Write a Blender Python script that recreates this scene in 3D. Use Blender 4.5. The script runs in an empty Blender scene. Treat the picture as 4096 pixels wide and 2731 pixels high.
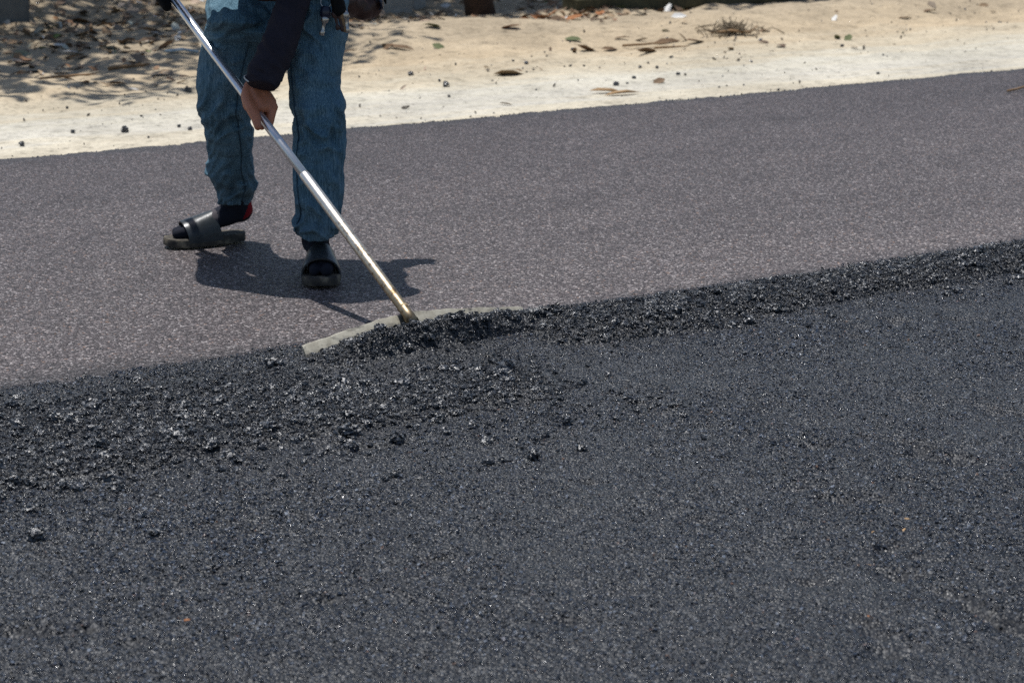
import bpy, bmesh, math, random
import numpy as np
from mathutils import Vector, Matrix, Euler

random.seed(7)
RNG = np.random.default_rng(11)
R = math.radians
SC = bpy.context.scene
COL = SC.collection

# ------------------------------------------------------------------ camera
CAM_H, F_PX, ALPHA = 1.42, 2000.0, math.atan(545 / 2000.0)
cam_data = bpy.data.cameras.new('camera')
cam_data.sensor_width = 36.0
cam_data.lens = F_PX / 1024 * 36.0
cam_data.clip_start, cam_data.clip_end = 0.05, 2000
cam_data.dof.use_dof = True
cam_data.dof.focus_distance = 5.35
cam_data.dof.aperture_fstop = 6.3
cam = bpy.data.objects.new('camera', cam_data)
COL.objects.link(cam)
cam.location = (0, 0, CAM_H)
cam.rotation_euler = (math.pi / 2 - ALPHA, 0, 0)
SC.camera = cam

# ------------------------------------------------------------------ sky and sun
SHX, SHY = 0.20, -0.15            # shadow offset on the ground for one metre of height
SUN_DIR = Vector((-SHX, -SHY, 1)).normalized()     # towards the sun
SUN_EL = math.asin(SUN_DIR.z)
world = bpy.data.worlds.new('World')
SC.world = world
world.use_nodes = True
wn = world.node_tree.nodes
sky = wn.new('ShaderNodeTexSky')
sky.sky_type = 'NISHITA'
sky.sun_disc = False
sky.sun_elevation = SUN_EL
sky.sun_rotation = math.atan2(SUN_DIR.x, SUN_DIR.y)
sky.air_density, sky.dust_density, sky.ozone_density = 1.0, 1.0, 1.0
wn['Background'].inputs['Strength'].default_value = 0.096
world.node_tree.links.new(sky.outputs[0], wn['Background'].inputs['Color'])
sun_data = bpy.data.lights.new('sun', 'SUN')
sun_data.energy = 4.9
sun_data.angle = R(0.53)
sun_data.color = (1.0, 0.975, 0.94)
sun = bpy.data.objects.new('sun', sun_data)
COL.objects.link(sun)
sun.location = SUN_DIR * 30
sun.rotation_euler = (-SUN_DIR).to_track_quat('-Z', 'Y').to_euler()
SC.view_settings.view_transform = 'Standard'
SC.view_settings.look = 'None'
SC.view_settings.exposure = 0.0
SC.view_settings.gamma = 1.0
SC.render.engine = 'CYCLES'
SC.cycles.use_denoising = False
SC.cycles.max_bounces = 6
SC.cycles.sample_clamp_indirect = 6.0

# ------------------------------------------------------------------ photo geometry
_fw = np.array([0, math.cos(ALPHA), -math.sin(ALPHA)])
_up = np.array([0, math.sin(ALPHA), math.cos(ALPHA)])
def ray(x, y):
    return np.array([(x - 512) / F_PX, 0, 0]) - (y - 341) / F_PX * _up + _fw
def G(x, y, z=0.0):                       # where a pixel's ray meets the height z
    r = ray(x, y)
    t = (z - CAM_H) / r[2]
    return np.array([r[0] * t, r[1] * t, z])
def at(x, y, Y):                          # where a pixel's ray meets the distance Y
    r = ray(x, y)
    return np.array([0, 0, CAM_H]) + r * (Y / r[1])
TH = math.atan2(3568, math.hypot(2000, 545))
U = np.array([math.sin(TH), math.cos(TH)])           # along the road
M = np.array([U[1], -U[0]])                          # across it, towards the camera
O = G(527, 310)[:2]                                  # a point of the paving joint
FAR_B = -3.2                                         # far edge of the compacted lane
def P(a, b, z=0.0):
    q = O + a * U + b * M
    return np.array([q[0], q[1], z])
def AB(x, y):
    dx, dy = x - O[0], y - O[1]
    return dx * U[0] + dy * U[1], dx * M[0] + dy * M[1]

# ------------------------------------------------------------------ helpers
def noise3(p, seed=0):
    """smooth gradient noise, p (N,3), about -1..1"""
    p = np.asarray(p, dtype=np.float64)
    i = np.floor(p).astype(np.int64)
    f = p - i
    w = f * f * f * (f * (f * 6 - 15) + 10)
    out = 0
    for dx in (0, 1):
        for dy in (0, 1):
            for dz in (0, 1):
                h = (i[:, 0] + dx) * 374761393 + (i[:, 1] + dy) * 668265263 + (i[:, 2] + dz) * 2147483647 + seed * 974711
                h = (h ^ (h >> 13)) * 1274126177
                h = h ^ (h >> 16)
                gx = ((h & 255) / 127.5 - 1)
                gy = (((h >> 8) & 255) / 127.5 - 1)
                gz = (((h >> 16) & 255) / 127.5 - 1)
                d = gx * (f[:, 0] - dx) + gy * (f[:, 1] - dy) + gz * (f[:, 2] - dz)
                wx = w[:, 0] if dx else 1 - w[:, 0]
                wy = w[:, 1] if dy else 1 - w[:, 1]
                wz = w[:, 2] if dz else 1 - w[:, 2]
                out = out + d * wx * wy * wz
    return out * 1.2
def n2(x, y, s, seed=0):
    x = np.asarray(x, float).ravel(); y = np.asarray(y, float).ravel()
    return noise3(np.stack([x * s, y * s, np.full_like(x, seed * 7.31 + .5)], 1), seed)
def sstep(a, b, x):
    t = np.clip((np.asarray(x, float) - a) / (b - a), 0, 1)
    return t * t * (3 - 2 * t)

def mesh_obj(name, verts, faces, mat=None, parent=None, smooth=True):
    me = bpy.data.meshes.new(name)
    me.from_pydata([tuple(v) for v in verts], [], [tuple(f) for f in faces])
    me.update()
    if smooth:
        me.polygons.foreach_set('use_smooth', [True] * len(me.polygons))
    if mat:
        me.materials.append(mat)
    o = bpy.data.objects.new(name, me)
    COL.objects.link(o)
    if parent:
        o.parent = parent
    return o
def tag(o, label=None, cat=None, group=None, kind=None):
    if label: o['label'] = label
    if cat: o['category'] = cat
    if group: o['group'] = group
    if kind: o['kind'] = kind
    return o
def empty(name, loc=(0, 0, 0)):
    e = bpy.data.objects.new(name, None)
    COL.objects.link(e)
    e.location = loc
    e.empty_display_size = 0.1
    return e
def adopt(o, parent):                     # parent an object whose mesh is in world coordinates
    bpy.context.view_layer.update()
    o.parent = parent
    o.matrix_parent_inverse = parent.matrix_world.inverted()
    return o

class MB:
    """collects vertices and faces"""
    def __init__(s): s.v, s.f = [], []
    def add(s, v, f):
        k = len(s.v)
        s.v += [tuple(q) for q in v]
        s.f += [tuple(i + k for i in q) for q in f]
    def loft(s, rings, cap=True):
        n = len(rings[0]); k = len(s.v)
        for r in rings: s.v += [tuple(q) for q in r]
        for i in range(len(rings) - 1):
            for j in range(n):
                a, b = k + i * n + j, k + i * n + (j + 1) % n
                s.f.append((a, b, b + n, a + n))
        if cap:
            s.f.append(tuple(k + j for j in range(n))[::-1])
            s.f.append(tuple(k + (len(rings) - 1) * n + j for j in range(n)))
    def tube(s, pts, rad, n=12, cap=True, flat=1.0, wr=None):
        pts = [Vector(p) for p in pts]
        if not hasattr(rad, '__len__'): rad = [rad] * len(pts)
        rings = []; up = None
        for i, p in enumerate(pts):
            t = (pts[min(i + 1, len(pts) - 1)] - pts[max(i - 1, 0)]).normalized()
            if up is None:
                up = Vector((0, 0, 1)) if abs(t.z) < .9 else Vector((0, 1, 0))
            x = t.cross(up).normalized(); y = x.cross(t).normalized(); up = y
            ring = []
            for j in range(n):
                a = 2 * math.pi * j / n
                r = rad[i] + (wr(i, a) if wr else 0)
                ring.append(p + x * (r * math.cos(a)) + y * (r * flat * math.sin(a)))
            rings.append(ring)
        s.loft(rings, cap)
    def capsule(s, p0, r0, p1, r1, n=20):
        p0, p1 = Vector(p0), Vector(p1)
        d = p1 - p0; L = d.length
        t = d.normalized() if L > 1e-6 else Vector((0, 0, 1))
        pts, rad = [], []
        for k in range(6):
            a = math.pi / 2 * (k / 5.0)
            pts.append(p0 - t * (r0 * math.cos(a) + (1e-4 if k == 0 else 0))); rad.append(max(r0 * math.sin(a), r0 * .05))
        for k in range(6):
            a = math.pi / 2 * (k / 5.0)
            pts.append(p1 + t * (r1 * math.sin(a) + 1e-4)); rad.append(max(r1 * math.cos(a), r1 * .05))
        s.tube(pts, rad, n)
    def chain(s, pts, rads, n=20):
        for i in range(len(pts) - 1): s.capsule(pts[i], rads[i], pts[i + 1], rads[i + 1], n)
    def box(s, lo, hi, mat=None):
        v = [Vector((x, y, z)) for x in (lo[0], hi[0]) for y in (lo[1], hi[1]) for z in (lo[2], hi[2])]
        if mat: v = [mat @ q for q in v]
        s.add(v, [(0, 1, 3, 2), (4, 6, 7, 5), (0, 4, 5, 1), (2, 3, 7, 6), (0, 2, 6, 4), (1, 5, 7, 3)])
    def build(s, name, mat=None, parent=None, smooth=True):
        return mesh_obj(name, s.v, s.f, mat, parent, smooth)

def remeshed(mb, name, mat, voxel, smooth_it=2, disp=None, smooth_f=0.5):
    """one closed skin round everything collected in mb"""
    o = mb.build('tmp', None)
    md = o.modifiers.new('r', 'REMESH'); md.mode = 'VOXEL'; md.voxel_size = voxel
    if smooth_it:
        sm = o.modifiers.new('s', 'SMOOTH'); sm.iterations = smooth_it; sm.factor = smooth_f
    dg = bpy.context.evaluated_depsgraph_get()
    me = bpy.data.meshes.new_from_object(o.evaluated_get(dg))
    bpy.data.objects.remove(o)
    me.name = name
    if disp:
        n = len(me.vertices)
        co = np.empty(n * 3); me.vertices.foreach_get('co', co); co = co.reshape(-1, 3)
        no = np.empty(n * 3); me.vertices.foreach_get('normal', no); no = no.reshape(-1, 3)
        co = co + no * disp(co, no)[:, None]
        me.vertices.foreach_set('co', co.ravel()); me.update()
    me.polygons.foreach_set('use_smooth', [True] * len(me.polygons))
    me.materials.clear(); me.materials.append(mat)
    ob = bpy.data.objects.new(name, me)
    COL.objects.link(ob)
    return ob

# ------------------------------------------------------------------ materials
class NT:
    def __init__(s, name):
        s.m = bpy.data.materials.new(name); s.m.use_nodes = True
        s.t = s.m.node_tree; s.n = s.t.nodes; s.l = s.t.links
        s.b = s.n['Principled BSDF']; s.out = s.n['Material Output']
        s._co = None
    def co(s, kind='Object'):
        if s._co is None: s._co = s.n.new('ShaderNodeTexCoord')
        return s._co.outputs[kind]
    def pos(s):
        return s.n.new('ShaderNodeNewGeometry').outputs['Position']
    def link(s, a, b): s.l.new(a, b)
    def set(s, sock, v):
        if isinstance(v, bpy.types.NodeSocket): s.l.new(v, sock)
        else: sock.default_value = v
    def noise(s, vec, scale, detail=4, rough=.55, dist=0, out='Fac'):
        n = s.n.new('ShaderNodeTexNoise'); s.l.new(vec, n.inputs['Vector'])
        n.inputs['Scale'].default_value = scale; n.inputs['Detail'].default_value = detail
        n.inputs['Roughness'].default_value = rough; n.inputs['Distortion'].default_value = dist
        return n.outputs[out]
    def vor(s, vec, scale, feat='F1', out='Distance', rnd=1.0):
        n = s.n.new('ShaderNodeTexVoronoi'); n.feature = feat; s.l.new(vec, n.inputs['Vector'])
        n.inputs['Scale'].default_value = scale; n.inputs['Randomness'].default_value = rnd
        return n.outputs[out]
    def ramp(s, fac, stops, interp='LINEAR'):
        n = s.n.new('ShaderNodeValToRGB'); s.set(n.inputs[0], fac)
        e = n.color_ramp.elements; n.color_ramp.interpolation = interp
        while len(e) < len(stops): e.new(.5)
        for i, (p, c) in enumerate(stops):
            e[i].position = p
            e[i].color = (c, c, c, 1) if not hasattr(c, '__len__') else (*c, 1)
        return n.outputs[0]
    def math(s, op, a, b=0.0, c=None):
        n = s.n.new('ShaderNodeMath'); n.operation = op
        s.set(n.inputs[0], a); s.set(n.inputs[1], b)
        if c is not None: s.set(n.inputs[2], c)
        return n.outputs[0]
    def mix(s, fac, a, b, mode='MIX'):
        n = s.n.new('ShaderNodeMix'); n.data_type = 'RGBA'; n.blend_type = mode
        s.set(n.inputs[0], fac)
        for sock, v in ((n.inputs[6], a), (n.inputs[7], b)):
            if not isinstance(v, bpy.types.NodeSocket) and len(v) == 3: v = (*v, 1)
            s.set(sock, v)
        return n.outputs[2]
    def sep(s, vec):
        n = s.n.new('ShaderNodeSeparateXYZ'); s.l.new(vec, n.inputs[0]); return n.outputs
    def mapv(s, vec, scale=(1, 1, 1), rot=(0, 0, 0), loc=(0, 0, 0)):
        n = s.n.new('ShaderNodeMapping'); s.l.new(vec, n.inputs[0])
        n.inputs['Scale'].default_value = scale; n.inputs['Rotation'].default_value = rot; n.inputs['Location'].default_value = loc
        return n.outputs[0]
    def rnd(s):
        return s.n.new('ShaderNodeObjectInfo').outputs['Random']
    def bump(s, h, dist, strength=1.0, prev=None):
        n = s.n.new('ShaderNodeBump'); s.set(n.inputs['Height'], h)
        n.inputs['Distance'].default_value = dist; n.inputs['Strength'].default_value = strength
        if prev is not None: s.l.new(prev, n.inputs['Normal'])
        return n.outputs[0]
    def bsdf(s, col=None, rough=None, metal=None, spec=None, normal=None):
        if col is not None: s.set(s.b.inputs['Base Color'], (*col, 1) if isinstance(col, tuple) and len(col) == 3 else col)
        if rough is not None: s.set(s.b.inputs['Roughness'], rough)
        if metal is not None: s.set(s.b.inputs['Metallic'], metal)
        if spec is not None: s.set(s.b.inputs['Specular IOR Level'], spec)
        if normal is not None: s.l.new(normal, s.b.inputs['Normal'])
        return s.m

def mat_grain():                          # bitumen-coated stones
    t = NT('bitumen_coated_stone')
    r = t.rnd()
    col = t.ramp(r, [(0, (.004, .006, .009)), (.50, (.008, .013, .024)), (.78, (.024, .034, .056)), (.91, (.070, .088, .125)), (.985, (.23, .26, .31)), (.9988, (.16, .08, .04))])
    rough = t.math('MULTIPLY_ADD', t.math('FRACT', t.math('MULTIPLY', r, 17.3)), .30, .19)
    nz = t.noise(t.co('Object'), 1.6, 3)
    return t.bsdf(col, rough, spec=.95, normal=t.bump(nz, .25, .5))
def mat_loose():
    t = NT('loose_coated_stone')
    r = t.rnd()
    col = t.ramp(r, [(0, (.006, .008, .011)), (.5, (.018, .022, .030)), (.85, (.042, .048, .060)), (.95, (.10, .105, .115)), (.992, (.18, .18, .18))])
    rough = t.math('MULTIPLY_ADD', t.math('FRACT', t.math('MULTIPLY', r, 17.3)), .22, .26)
    return t.bsdf(col, rough, spec=1.0, normal=t.bump(t.noise(t.co('Object'), 2.2, 3), .3, .6))
def mat_base_fresh():
    t = NT('fresh_asphalt')
    p = t.pos()
    v = t.vor(p, 150); vc = t.vor(p, 150, out='Color')
    s = t.sep(vc)
    col = t.ramp(s[0], [(0, (.005, .006, .008)), (.6, (.012, .014, .018)), (.9, (.026, .029, .034)), (.985, (.10, .10, .10))])
    b = t.bump(t.math('SUBTRACT', 1.0, v), .004, 1.0)
    return t.bsdf(col, t.math('MULTIPLY_ADD', s[1], .25, .35), spec=.5, normal=b)
def mat_far():
    t = NT('compacted_asphalt')
    p = t.pos()
    big = t.noise(t.mapv(t.mapv(p, rot=(0, 0, -math.atan2(U[1], U[0]))), scale=(.35, 1.6, 1)), 1.1, 5); mid = t.noise(p, 6, 4)
    vc = t.vor(p, 160, out='Color'); v = t.vor(p, 160)
    s = t.sep(vc)
    vc2 = t.sep(t.vor(p, 260, out='Color'))
    stone = t.ramp(s[0], [(0, (.022, .018, .019)), (.35, (.050, .041, .042)), (.66, (.090, .076, .077)), (.84, (.140, .122, .122)), (.94, (.24, .22, .218)), (.974, (.36, .335, .33)), (.994, (.19, .12, .085))])
    fine = t.ramp(vc2[1], [(0, .62), (1, 1.30)])
    col = t.mix(1.0, stone, fine, 'MULTIPLY')
    tone = t.ramp(t.math('MULTIPLY_ADD', mid, .4, t.math('MULTIPLY', big, .6)), [(.3, (.66, .64, .65)), (.48, (.98, .97, .98)), (.68, (1.24, 1.22, 1.20))])
    col = t.mix(1.0, col, tone, 'MULTIPLY')
    dt = t.n.new('ShaderNodeVectorMath'); dt.operation = 'DOT_PRODUCT'; t.link(p, dt.inputs[0]); dt.inputs[1].default_value = (M[0], M[1], 0)
    lane_tone = t.math('MULTIPLY_ADD', t.noise(t.mapv(t.mapv(p, rot=(0, 0, -math.atan2(U[1], U[0]))), scale=(.25, 1.2, 1)), 1.6, 4), 1.3, t.math('SUBTRACT', dt.outputs['Value'], float(O @ M)))
    col = t.mix(1.0, col, t.ramp(t.math('MULTIPLY_ADD', lane_tone, .25, .80), [(.05, (.66, .63, .65)), (.45, (.88, .86, .87)), (.80, (1.06, 1.05, 1.04)), (.98, (1.20, 1.19, 1.17))]), 'MULTIPLY')  # lane colour gets lighter towards the joint, streaked along the road
    # tack and fines along the joint and the far edge keep it darker there
    d = t.n.new('ShaderNodeVectorMath'); d.operation = 'DOT_PRODUCT'; t.link(p, d.inputs[0]); d.inputs[1].default_value = (M[0], M[1], 0)
    b0 = float(O @ M)
    b = t.math('SUBTRACT', d.outputs['Value'], b0)
    wob = t.math('MULTIPLY_ADD', t.noise(p, 5, 5, .65), .24, b)
    da = t.n.new('ShaderNodeVectorMath'); da.operation = 'DOT_PRODUCT'; t.link(p, da.inputs[0]); da.inputs[1].default_value = (U[0], U[1], 0)
    ka = t.ramp(t.math('MULTIPLY_ADD', da.outputs['Value'], -1.0, float(O @ U) - .45), [(0.0, 0.0), (.7, 1.0)])
    wob = t.math('MULTIPLY_ADD', ka, .10, wob)
    edge = t.ramp(wob, [(0.06, 0.0), (0.24, 1.0)])
    col = t.mix(t.math('MULTIPLY', edge, .85), col, t.mix(1.0, col, (.26, .28, .31), 'MULTIPLY'))
    fe = t.ramp(t.math('MULTIPLY_ADD', t.noise(p, 7, 4), .10, t.math('SUBTRACT', FAR_B + .10, b)), [(0.0, 0.0), (.12, 1.0)])
    col = t.mix(t.math('MULTIPLY', fe, .7), col, (.035, .035, .04))
    h = t.math('MULTIPLY_ADD', v, -1.0, t.math('MULTIPLY', s[2], .8))
    nb = t.bump(h, .0045, 1.0)
    return t.bsdf(col, t.math('MULTIPLY_ADD', s[1], .3, .42), spec=.40, normal=nb)
def mat_lump():
    t = NT('clumped_asphalt')
    p = t.pos()
    vc = t.sep(t.vor(p, 190, out='Color'))
    col = t.ramp(vc[0], [(0, (.007, .009, .012)), (.50, (.018, .022, .029)), (.84, (.038, .044, .054)), (.95, (.085, .090, .10)), (.99, (.16, .165, .17))])
    nb = t.bump(t.noise(p, 420, 3), .0015, .7)
    return t.bsdf(col, t.math('MULTIPLY_ADD', vc[1], .22, .26), spec=1.0, normal=nb)
def mat_sand():
    t = NT('sand')
    p = t.pos()
    dd = t.n.new('ShaderNodeVectorMath'); dd.operation = 'DOT_PRODUCT'; t.link(p, dd.inputs[0]); dd.inputs[1].default_value = (-M[0], -M[1], 0)
    d = t.math('SUBTRACT', dd.outputs['Value'], float(-(O @ M)) - FAR_B)      # distance beyond the far edge
    al = t.mapv(p, scale=(1, 1, 1), rot=(0, 0, -math.atan2(U[1], U[0])))
    streak = t.noise(t.mapv(al, scale=(.35, 3.2, 1)), 1.6, 5, .6)
    blot = t.noise(p, 1.3, 5, .6); fine = t.noise(p, 60, 4, .7); med = t.noise(p, 9, 5, .65)
    dw = t.math('MULTIPLY_ADD', t.math('SUBTRACT', streak, .5), 1.6, d)
    col = t.ramp(t.math('MULTIPLY', dw, .2), [(.0, (.50, .445, .345)), (.08, (.56, .51, .405)), (.13, (.53, .50, .43)), (.22, (.55, .515, .425)), (.30, (.53, .465, .35)), (.45, (.49, .395, .27)), (.65, (.42, .345, .245)), (.85, (.40, .325, .225)), (1.0, (.36, .29, .20))])
    col = t.mix(1.0, col, t.ramp(blot, [(.3, .80), (.7, 1.12)]), 'MULTIPLY')
    col = t.mix(1.0, col, t.ramp(med, [(.28, .62), (.45, .95), (.75, 1.08)]), 'MULTIPLY')
    col = t.mix(1.0, col, t.ramp(fine, [(.3, .82), (.7, 1.1)]), 'MULTIPLY')
    col = t.mix(1.0, col, t.ramp(t.noise(p, 24, 4, .7), [(.30, .55), (.45, .96), (.7, 1.07)]), 'MULTIPLY')
    sp = t.vor(p, 42); spm = t.math('MULTIPLY', t.ramp(sp, [(.10, 1.0), (.16, 0.0)]), t.ramp(t.noise(p, 1.7, 3), [(.48, 0.0), (.62, .8)]))
    col = t.mix(spm, col, (.12, .095, .07))
    h = t.math('ADD', t.math('MULTIPLY', med, .7), t.math('MULTIPLY', fine, .3))
    return t.bsdf(col, .95, spec=.1, normal=t.bump(h, .03, .7))
def mat_plain(name, col, rough=.7, spec=.4, metal=0.0, nscale=40, ndist=.002, var=.25):
    t = NT(name)
    p = t.co('Object')
    nz = t.noise(p, nscale, 5, .6); lo = t.noise(p, nscale * .13, 3)
    f = t.ramp(t.math('MULTIPLY_ADD', nz, .5, t.math('MULTIPLY', lo, .5)), [(.3, 1 - var), (.7, 1 + var)])
    return t.bsdf(t.mix(1.0, col, f, 'MULTIPLY'), rough, metal, spec, t.bump(nz, ndist, .6))
def mat_denim():
    t = NT('denim')
    p = t.pos()
    warp = t.noise(t.mapv(p, scale=(1, 1, .05)), 330, 3, .6)
    weave = t.noise(p, 700, 2)
    fade = t.noise(t.mapv(p, scale=(1, 1, .35)), 5, 2, .5)
    col = t.ramp(t.math('ADD', t.math('MULTIPLY', warp, .70), t.math('MULTIPLY', fade, .30)), [(.34, (.034, .078, .112)), (.5, (.086, .168, .225)), (.68, (.20, .31, .375))])
    z = t.sep(p)[2]
    dirt = t.math('MULTIPLY', t.ramp(z, [(.10, .6), (.30, .0)]), t.noise(p, 14, 4))
    col = t.mix(dirt, col, (.10, .105, .10))
    h = t.math('ADD', t.math('MULTIPLY', warp, .5), t.math('MULTIPLY', t.noise(p, 55, 4), .8))
    fold = t.noise(t.mapv(p, scale=(1, 1, 1.7), rot=(.45, .35, 0)), 8, 1.5, .4, .5)
    return t.bsdf(col, .85, spec=.15, normal=t.bump(h, .004, .7, t.bump(fold, .05, .7)))
def mat_pole():
    t = NT('steel_tube')
    p = t.pos(); z = t.sep(p)[2]
    n1 = t.noise(p, 22, 5, .65); n2_ = t.noise(p, 150, 3)
    zz = t.math('MULTIPLY_ADD', n1, .10, z)
    col = t.ramp(zz, [(.09, (.20, .155, .095)), (.17, (.34, .275, .185)), (.28, (.56, .51, .42)), (.42, (.66, .64, .60)), (.60, (.68, .70, .73))])
    spots = t.math('MULTIPLY', t.ramp(t.noise(p, 55, 6, .7), [(.50, 0.0), (.60, .75)]), t.ramp(z, [(.22, 1.0), (.38, 0.0)]))
    col = t.mix(spots, col, (.10, .055, .022))
    rough = t.ramp(zz, [(.1, .48), (.35, .40), (.58, .30)])
    return t.bsdf(col, rough, .88, .5, t.bump(n2_, .0004, .5))

M_GRAIN, M_FRESH, M_FAR, M_LUMP, M_SAND = mat_grain(), mat_base_fresh(), mat_far(), mat_lump(), mat_sand()
M_DENIM, M_POLE = mat_denim(), mat_pole()
M_SKIN = mat_plain('skin', (.42, .160, .085), .5, .4, nscale=90, ndist=.0012, var=.18)
M_NAIL = mat_plain('nail', (.66, .42, .34), .35, .5, nscale=60, ndist=.0003, var=.08)
M_SHIRT = mat_plain('dark_jersey', (.020, .018, .027), .85, .25, nscale=180, ndist=.0012, var=.3)
M_SOCK = mat_plain('black_sock', (.012, .014, .022), .9, .2, nscale=260, ndist=.0012, var=.3)
M_SOCKG = mat_plain('grey_sock', (.075, .068, .075), .9, .2, nscale=260, ndist=.0012, var=.2)
M_RED = mat_plain('red_sock', (.20, .008, .014), .9, .2, nscale=260, ndist=.0012, var=.2)
M_STRAP = mat_plain('black_vinyl', (.030, .036, .040), .34, .5, nscale=70, ndist=.001, var=.35)
M_SOLE = mat_plain('sandal_rubber', (.045, .040, .034), .75, .3, nscale=60, ndist=.001, var=.4)
def mat_sole():
    t = NT('dusty_rubber'); p = t.pos(); n = t.noise(p, 26, 5, .65)
    col = t.ramp(n, [(.35, (.030, .028, .026)), (.52, (.07, .062, .05)), (.66, (.22, .185, .13))])
    return t.bsdf(col, .8, spec=.3, normal=t.bump(t.noise(p, 160, 3), .001, .6))
M_SOLE = mat_sole()
M_GLOVE = mat_plain('black_glove', (.006, .006, .006), .85, .2, nscale=120, ndist=.001)
M_BLADE = mat_plain('worn_aluminium', (.33, .31, .255), .62, .4, .15, nscale=45, ndist=.0012, var=.28)
def mat_blade():
    t = NT('worn_blade'); p = t.pos()
    n = t.noise(p, 30, 6, .65); st = t.noise(t.mapv(p, scale=(1, 1, 2.5)), 9, 6, .7, .4); fine = t.noise(p, 220, 3)
    col = t.ramp(n, [(.3, (.20, .185, .145)), (.5, (.33, .31, .25)), (.7, (.42, .40, .33))])
    col = t.mix(t.ramp(st, [(.52, 0.0), (.64, .85)]), col, (.045, .043, .04))
    col = t.mix(t.ramp(fine, [(.62, 0.0), (.72, .7)]), col, (.06, .055, .05))
    return t.bsdf(col, t.ramp(n, [(.3, .7), (.7, .45)]), .2, .4, t.bump(n, .0015, .6))
M_BLADE = mat_blade()
M_LEATHER = mat_plain('brown_leather', (.045, .020, .015), .5, .45, nscale=60, ndist=.002, var=.4)
M_METAL = mat_plain('key_metal', (.45, .43, .40), .3, .5, .9, nscale=60, ndist=.0003, var=.15)
M_FOB = mat_plain('blue_black_plastic', (.010, .014, .035), .35, .5, nscale=50, ndist=.0004)
M_BAND = mat_plain('pale_band', (.55, .55, .52), .5, .4, nscale=50, ndist=.0003, var=.1)
M_BARK = mat_plain('bark', (.065, .040, .028), .9, .2, nscale=26, ndist=.02, var=.45)
M_CONC = mat_plain('weathered_concrete', (.30, .29, .26), .9, .2, nscale=18, ndist=.006, var=.3)
M_MOSS = mat_plain('mossy_concrete', (.075, .070, .042), .95, .15, nscale=22, ndist=.008, var=.5)
M_CONCD = mat_plain('dark_concrete', (.13, .13, .12), .9, .2, nscale=14, ndist=.006, var=.3)
M_PEB = mat_plain('stone', (.17, .15, .125), .85, .3, nscale=60, ndist=.003, var=.3)
M_WOOD = mat_plain('dry_wood', (.22, .14, .075), .85, .2, nscale=50, ndist=.003, var=.35)
M_STRAW = mat_plain('dry_straw', (.20, .16, .11), .9, .2, nscale=40, ndist=.003, var=.35)
def mat_leaf(name, stops, transl=0.0):
    t = NT(name)
    c = t.ramp(t.rnd(), stops)
    c = t.mix(1.0, c, t.ramp(t.noise(t.co('Object'), 30, 3), [(.3, .7), (.7, 1.2)]), 'MULTIPLY')
    m = t.bsdf(c, .7, spec=.25)
    if transl:
        tr = t.n.new('ShaderNodeBsdfTranslucent'); t.link(c, tr.inputs[0])
        mx = t.n.new('ShaderNodeMixShader'); mx.inputs[0].default_value = transl
        t.link(t.b.outputs[0], mx.inputs[1]); t.link(tr.outputs[0], mx.inputs[2]); t.link(mx.outputs[0], t.out.inputs['Surface'])
    return m
M_LITTER = mat_leaf('dead_leaf', [(0, (.09, .06, .04)), (.3, (.20, .13, .075)), (.5, (.36, .26, .16)), (.65, (.15, .125, .10)), (.78, (.32, .16, .07)), (.88, (.50, .44, .36)), (.95, (.62, .62, .60)), (1, (.12, .17, .05))])
M_FOLIAGE = mat_leaf('green_leaf', [(0, (.035, .07, .018)), (.6, (.06, .11, .03)), (1, (.10, .14, .04))], .25)

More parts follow.
